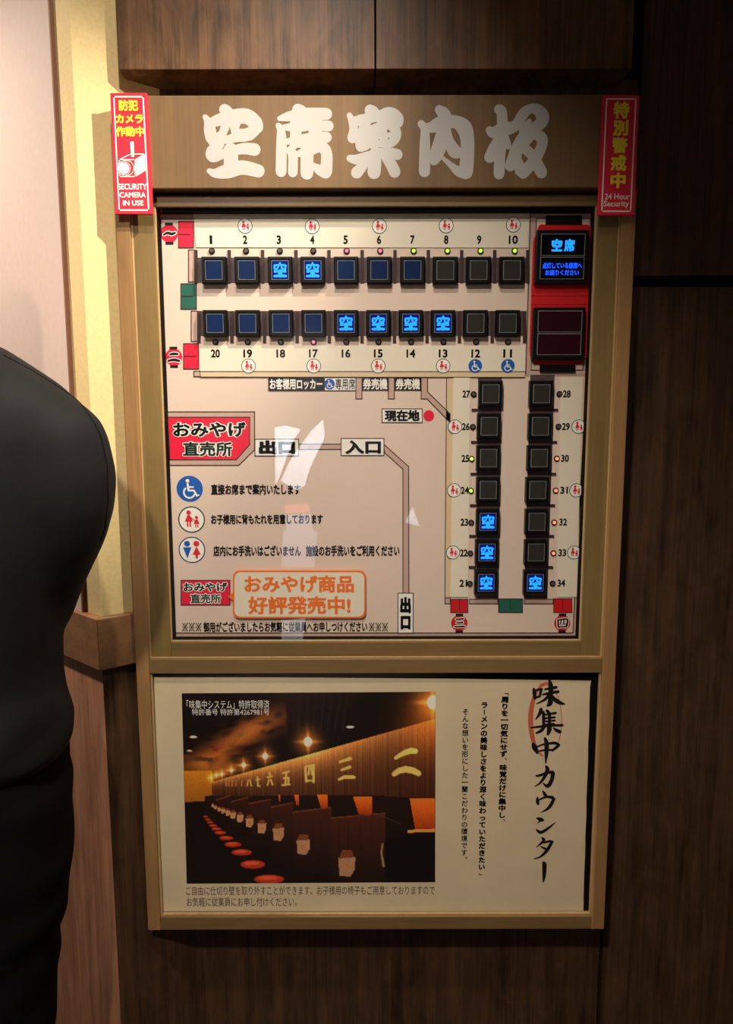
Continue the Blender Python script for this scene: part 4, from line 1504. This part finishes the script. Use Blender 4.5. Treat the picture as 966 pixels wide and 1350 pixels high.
class Blob:
    """overlapping rounded volumes merged into one continuous skin by a voxel remesh"""
    def __init__(s):
        s.bm = bmesh.new()

    def ball(s, c, rx, ry=None, rz=None, rot=None):
        ry = ry or rx; rz = rz or rx
        m_ = Matrix.Translation(c) @ (rot.to_4x4() if rot else Matrix()) @ Matrix.Diagonal((rx, ry, rz, 1))
        bmesh.ops.create_icosphere(s.bm, subdivisions=3, radius=1.0, matrix=m_)

    def tube(s, pts, cap=True):
        """pts: (Vector, radius)"""
        out = []
        for i in range(len(pts) - 1):
            a, ra = pts[i]; b_, rb_ = pts[i + 1]
            n_ = max(2, int((b_ - a).length / max(0.004, min(ra, rb_) * 0.35)))
            for j in range(n_):
                out.append((a.lerp(b_, j / n_), ra + (rb_ - ra) * j / n_))
        out.append(pts[-1])
        for c, r_ in out:
            bmesh.ops.create_icosphere(s.bm, subdivisions=2, radius=r_, matrix=Matrix.Translation(c))

    def loft(s, rings, n=40):
        """rings: (centre, half width, half depth), stacked"""
        vs = []
        for c, hw, hd in rings:
            vs.append([s.bm.verts.new((c.x + hw * math.copysign(abs(math.cos(a)) ** 0.85, math.cos(a)), c.y + hd * math.copysign(abs(math.sin(a)) ** 0.85, math.sin(a)), c.z))
                       for a in [2 * math.pi * i / n for i in range(n)]])
        for r0, r1 in zip(vs, vs[1:]):
            for i in range(n):
                s.bm.faces.new((r0[i], r0[(i + 1) % n], r1[(i + 1) % n], r1[i]))
        s.bm.faces.new(vs[0][::-1]); s.bm.faces.new(vs[-1])

    def build(s, name, m, voxel, parent, smooth=6, folds=None):
        bmesh.ops.recalc_face_normals(s.bm, faces=s.bm.faces)
        me = bpy.data.meshes.new(name)
        s.bm.to_mesh(me); s.bm.free()
        o = bpy.data.objects.new(name, me)
        COL.objects.link(o)
        md = o.modifiers.new('r', 'REMESH'); md.mode = 'VOXEL'; md.voxel_size = voxel
        sm = o.modifiers.new('s', 'SMOOTH'); sm.factor = 0.5; sm.iterations = smooth
        dg = bpy.context.evaluated_depsgraph_get()
        me2 = bpy.data.meshes.new_from_object(o.evaluated_get(dg))
        bpy.data.objects.remove(o)
        me2.name = name
        if folds:
            nr = [v.normal.copy() for v in me2.vertices]
            for v, n_ in zip(me2.vertices, nr):
                v.co += n_ * folds(v.co)
        me2.materials.clear(); me2.materials.append(m)
        me2.shade_smooth()
        o = bpy.data.objects.new(name, me2)
        COL.objects.link(o)
        if parent is not None:
            o.parent = parent
            o.matrix_parent_inverse = world(parent).inverted()
        return o


def limb_rings(pts):
    return [(V3(px, py, dy), hw * 0.001, hd * 0.001) for px, py, dy, hw, hd in pts]


ZF = 0.0
root_c = V3(-70, 900)
per = Blob()
face_dir = Vector((-0.62, 0.78, 0)).normalized()
side = Vector((face_dir.y, -face_dir.x, 0))
hc = V3(-150, 318, 0.05)
rotm = Matrix((side, face_dir, Vector((0, 0, 1)))).transposed()
L3 = lambda a, b_, c: hc + side * a + face_dir * b_ + Vector((0, 0, c))
per.ball(hc + Vector((0, 0, 0.03)), 0.074, 0.092, 0.098, rotm)
per.ball(L3(0, 0.022, -0.045), 0.058, 0.066, 0.072, rotm)
per.ball(L3(0, 0.095, -0.018), 0.013, 0.017, 0.022, rotm)          # nose
per.ball(L3(0, 0.082, -0.062), 0.024, 0.012, 0.008, rotm)          # lips
for sg in (-1, 1):
    per.ball(L3(sg * 0.074, -0.008, -0.005), 0.009, 0.019, 0.031, rotm)   # ears
per.tube([(L3(0, -0.015, -0.06), 0.054), (V3(-80, 450), 0.060)])
per.loft(limb_rings([(-75, 990, 0, 140, 100), (-75, 880, 0, 125, 92), (-78, 760, 0, 140, 100), (-80, 620, 0, 150, 98), (-80, 530, 0, 140, 82), (-80, 480, 0, 70, 60)][::-1]))
armR = [(V3(72, 600), 0.050), (V3(60, 720, 0.01), 0.044), (V3(30, 800, 0.04), 0.038), (V3(-60, 790, 0.10), 0.032), (V3(-185, 770, 0.12), 0.026)]
armL = [(V3(-232, 600), 0.050), (V3(-250, 740), 0.044), (V3(-258, 850, -0.01), 0.038), (V3(-250, 980, 0.03), 0.031), (V3(-245, 1070, 0.06), 0.025)]
per.tube(armR); per.tube(armL)


def hand(w0, d_, across, palm_n, side_sign):
    """palm, four unequal fingers with two bends, a thumb from the side of the palm"""
    d_ = d_.normalized(); across = across.normalized(); palm_n = palm_n.normalized()
    pc = w0 + d_ * 0.045
    rm = Matrix((across, d_, palm_n)).transposed()
    per.ball(pc, 0.041, 0.052, 0.016, rm)
    for k_, (off, ln) in enumerate(((-0.030, 0.062), (-0.010, 0.075), (0.010, 0.080), (0.030, 0.070))):
        b_ = w0 + d_ * 0.085 + across * off * side_sign
        p1 = b_ + (d_ * 0.9 + palm_n * 0.25).normalized() * ln * 0.45
        p2 = p1 + (d_ * 0.6 + palm_n * 0.7).normalized() * ln * 0.32
        p3 = p2 + (d_ * 0.25 + palm_n * 0.95).normalized() * ln * 0.25
        per.tube([(w0 + d_ * 0.06 + across * off * 0.8 * side_sign, 0.009), (b_, 0.0088), (p1, 0.0082), (p2, 0.0075), (p3, 0.0066)])
    b_ = w0 + d_ * 0.025 + across * 0.030 * side_sign
    p1 = b_ + (across * 0.75 * side_sign + d_ * 0.65 + palm_n * 0.2).normalized() * 0.042
    p2 = p1 + (across * 0.15 * side_sign + d_ * 0.9 + palm_n * 0.35).normalized() * 0.030
    per.tube([(b_, 0.012), (p1, 0.0098), (p2, 0.008)])


hand(armR[-1][0], Vector((-0.85, 0.4, 0.12)), Vector((0.1, 0.2, 1)), Vector((-0.4, -0.9, 0)), 1)
hand(armL[-1][0], Vector((0.02, 0.15, -1)), Vector((0.7, 0.7, 0.1)), Vector((0.7, -0.6, 0.1)), -1)
legs = []
for lx, sgn in ((2, 1), (-142, -1)):
    k_ = V3(lx - 4, 1400, 0.0); a_ = V3(lx - 6, 1850, -0.01)
    a_.z = 0.085
    legs.append((lx, k_, a_))
    per.tube([(V3(lx, 1010), 0.078), (V3(lx, 1180), 0.068), (k_, 0.052), (k_.lerp(a_, 0.3) + Vector((0, -0.012, 0)), 0.050), (a_, 0.036)])
    per.tube([(a_ + Vector((0, 0, -0.045)), 0.034), (a_ + face_dir * 0.14 + Vector((0, 0, -0.055)), 0.026)])
body = per.build('person', M_SKIN, 0.005, None, 4)
body_c = Vector((root_c.x, YPN, 0.0))
for v in body.data.vertices:
    v.co -= body_c
body.location = body_c
tag(body, 'person in black clothes seen from behind, cut off by the left edge of the photo', 'person')
bpy.context.view_layer.update()
# eyes and hair
for sg in (-1, 1):
    t = Blob(); t.ball(L3(sg * 0.030, 0.076, 0.008), 0.013, 0.011, 0.011, rotm); t.build('eye', M_INK, 0.003, body, 1)
t = Blob()
t.ball(L3(0, -0.012, 0.045), 0.083, 0.096, 0.098, rotm)
t.ball(L3(0, -0.045, -0.01), 0.072, 0.055, 0.075, rotm)
hair = t.build('hair', M_HAIR, 0.006, body, 3)
for lx, k_, a_ in legs:
    t = Blob()
    t.tube([(a_ + Vector((0, 0, -0.035)), 0.046), (a_ + face_dir * 0.09 + Vector((0, 0, -0.042)), 0.043), (a_ + face_dir * 0.165 + Vector((0, 0, -0.050)), 0.034)])
    for f_ in range(1): pass
    t.build('shoe', M_SHOE, 0.006, body, 3)

from mathutils import noise as mnoise
# trousers
t = Blob()
t.loft(limb_rings([(-72, 905, 0, 140, 108), (-72, 960, 0, 155, 122), (-71, 1010, 0, 160, 128), (-70, 1060, 0, 158, 122), (-70, 1110, 0, 150, 112)]))
for lx, k_, a_ in legs:
    rg = limb_rings([(lx + 2, 1030, 0, 86, 105), (lx + 3, 1130, 0, 87, 98), (lx + 2, 1195, 0, 86, 92), (lx - 3, 1245, 0, 80, 86), (lx - 4, 1320, 0, 78, 80), (lx - 8, 1400, 0, 74, 76)])
    c_ = rg[-1][0]
    for q_, hw in ((0.35, 0.074), (0.7, 0.068), (1.0, 0.066)):
        p_ = c_.lerp(Vector((a_.x, a_.y, 0.045)), q_)
        rg.append((p_, hw, hw))
    t.loft(rg)


def tfold(c):
    q = mnoise.noise(Vector((c.x * 9, c.y * 9, c.z * 5)))
    w_ = math.sin(c.z * 55 + 8 * mnoise.noise(c * 6))
    return 0.003 * q + 0.0018 * w_


t.build('trousers', M_TROUS, 0.009, body, 5, tfold)
# jacket: torso, sleeves, collar
t = Blob()
t.loft(limb_rings([(-78, 452, 0, 66, 62), (-80, 478, 0, 108, 80), (-80, 505, 0, 150, 95), (-80, 535, 0, 182, 108), (-80, 575, 0, 190, 118), (-80, 640, 0, 182, 124), (-80, 720, 0, 172, 124),
                   (-80, 800, 0, 161, 120), (-78, 860, 0, 153, 118), (-76, 890, 0, 151, 118), (-74, 925, 0, 160, 126), (-72, 960, 0, 166, 134), (-71, 988, 0, 166, 136), (-70, 992, 0, 160, 130)]))
t.tube([(V3(74, 590, -0.005), 0.071), (V3(83, 625, -0.005), 0.070), (V3(84, 655, -0.005), 0.068), (V3(79, 690, 0.0), 0.063), (V3(62, 745, 0.01), 0.054), (V3(35, 805, 0.04), 0.049), (V3(-60, 795, 0.09), 0.042), (V3(-178, 772, 0.115), 0.036)])
t.tube([(V3(45, 560, -0.005), 0.062), (V3(74, 590, -0.005), 0.071)])
t.tube([(V3(-232, 598), 0.066), (V3(-252, 740), 0.056), (V3(-260, 850, -0.01), 0.050), (V3(-252, 985, 0.03), 0.041), (V3(-247, 1055, 0.055), 0.035)])


def jfold(c):
    a_ = mnoise.noise(Vector((c.x * 7, c.y * 7, c.z * 6 + 3)))
    low = max(0.0, min(1.0, (1.12 - c.z) / 0.18))
    d_ = mnoise.noise(Vector((c.x * 11 + c.z * 9, c.y * 11, c.z * 14 - c.x * 10)))
    return 0.003 * a_ + 0.013 * low * d_


jk = t.build('jacket', M_JACKET, 0.008, body, 14, jfold)
# armhole seam and collar seam lying on the cloth
bpy.context.view_layer.update()
mw = world(jk)
inv = mw.inverted()
bv = BVHTree.FromPolygons([mw @ v.co for v in jk.data.vertices], [tuple(p.vertices) for p in jk.data.polygons])


def cloth_seam(pxs, r_):
    cu = []
    for i in range(len(pxs) - 1):
        for j in range(8):
            tt = j / 8
            cu.append((pxs[i][0] + (pxs[i + 1][0] - pxs[i][0]) * tt, pxs[i][1] + (pxs[i + 1][1] - pxs[i][1]) * tt))
    pts = []
    for x, y in cu:
        d_ = ray(x, y).normalized()
        h_ = bv.ray_cast(CAMP, d_)
        if h_[0] is not None:
            pts.append(h_[0] + h_[1] * (-0.0002))
    t_ = MB()
    k_ = t_.mi(M_TROUS)
    n_ = 6
    for i, p_ in enumerate(pts):
        dr = (pts[min(i + 1, len(pts) - 1)] - pts[max(i - 1, 0)])
        if dr.length < 1e-7:
            dr = Vector((0, 0, 1))
        dr.normalize()
        a_ = dr.cross(Vector((0, 1, 0.1))).normalized()
        b_ = dr.cross(a_)
        for q_ in range(n_):
            an2 = 2 * math.pi * q_ / n_
            t_.v.append(tuple(p_ + (a_ * math.cos(an2) + b_ * math.sin(an2)) * r_))
    for i in range(len(pts) - 1):
        for q_ in range(n_):
            t_.f.append((i * n_ + q_, i * n_ + (q_ + 1) % n_, (i + 1) * n_ + (q_ + 1) % n_, (i + 1) * n_ + q_))
            t_.m.append(k_)
    t_.build('seam', jk, smooth=True)


cloth_seam([(4, 468), (40, 487), (80, 512), (105, 530), (124, 557.5), (134, 579), (141, 615), (142.5, 660), (138.5, 695), (132, 715)], 0.0013)

# ------------------------------------------------------------------ made-up pale sheets on the rear wall, shaped for streaks mirrored in the glass
YV = 2 * YGL + 3.17
refl_root = empty('reflection_sheets', (-0.36, -3.19, 0.7))
tag(refl_root, 'made-up pale sheets behind the camera, added to mirror as streaks in the map glass', 'reflection sheet')


def reflection_piece(name, pts, m, yy=-3.17):
    t = MB()
    q = [P(x, y, YV) for x, y in pts]
    t.poly(q, yy + 0.004, m, yy)
    # the sheet faces the room, so its printed side is +Y
    return t.build(name, refl_root)


reflection_piece('upper_reflection', [(362, 564), (376, 561), (396, 566), (385, 584), (368, 630), (363, 640)], M_REFL_WHITE)
reflection_piece('lower_reflection', [(426, 553), (428, 577), (408, 618), (402, 640), (392, 646), (370, 634), (380, 612), (394, 590), (410, 568)], M_REFL_WHITE)
reflection_piece('reflection_band', [(375, 666), (407, 664), (408, 675), (376, 677)], M_REFL_PINK)
reflection_piece('hem_reflection', [(377, 679), (411, 677), (413, 700), (419, 702), (414, 748), (371, 748), (373, 700), (378, 698)], mat('reflection_grey', (176, 172, 182), 0.8))
reflection_piece('floor_reflection', [(371, 818), (402, 815), (399, 845), (371, 848)], M_REFL_WHITE)
reflection_piece('side_reflection', [(544, 668), (553, 694), (534, 688)], M_REFL_WHITE)
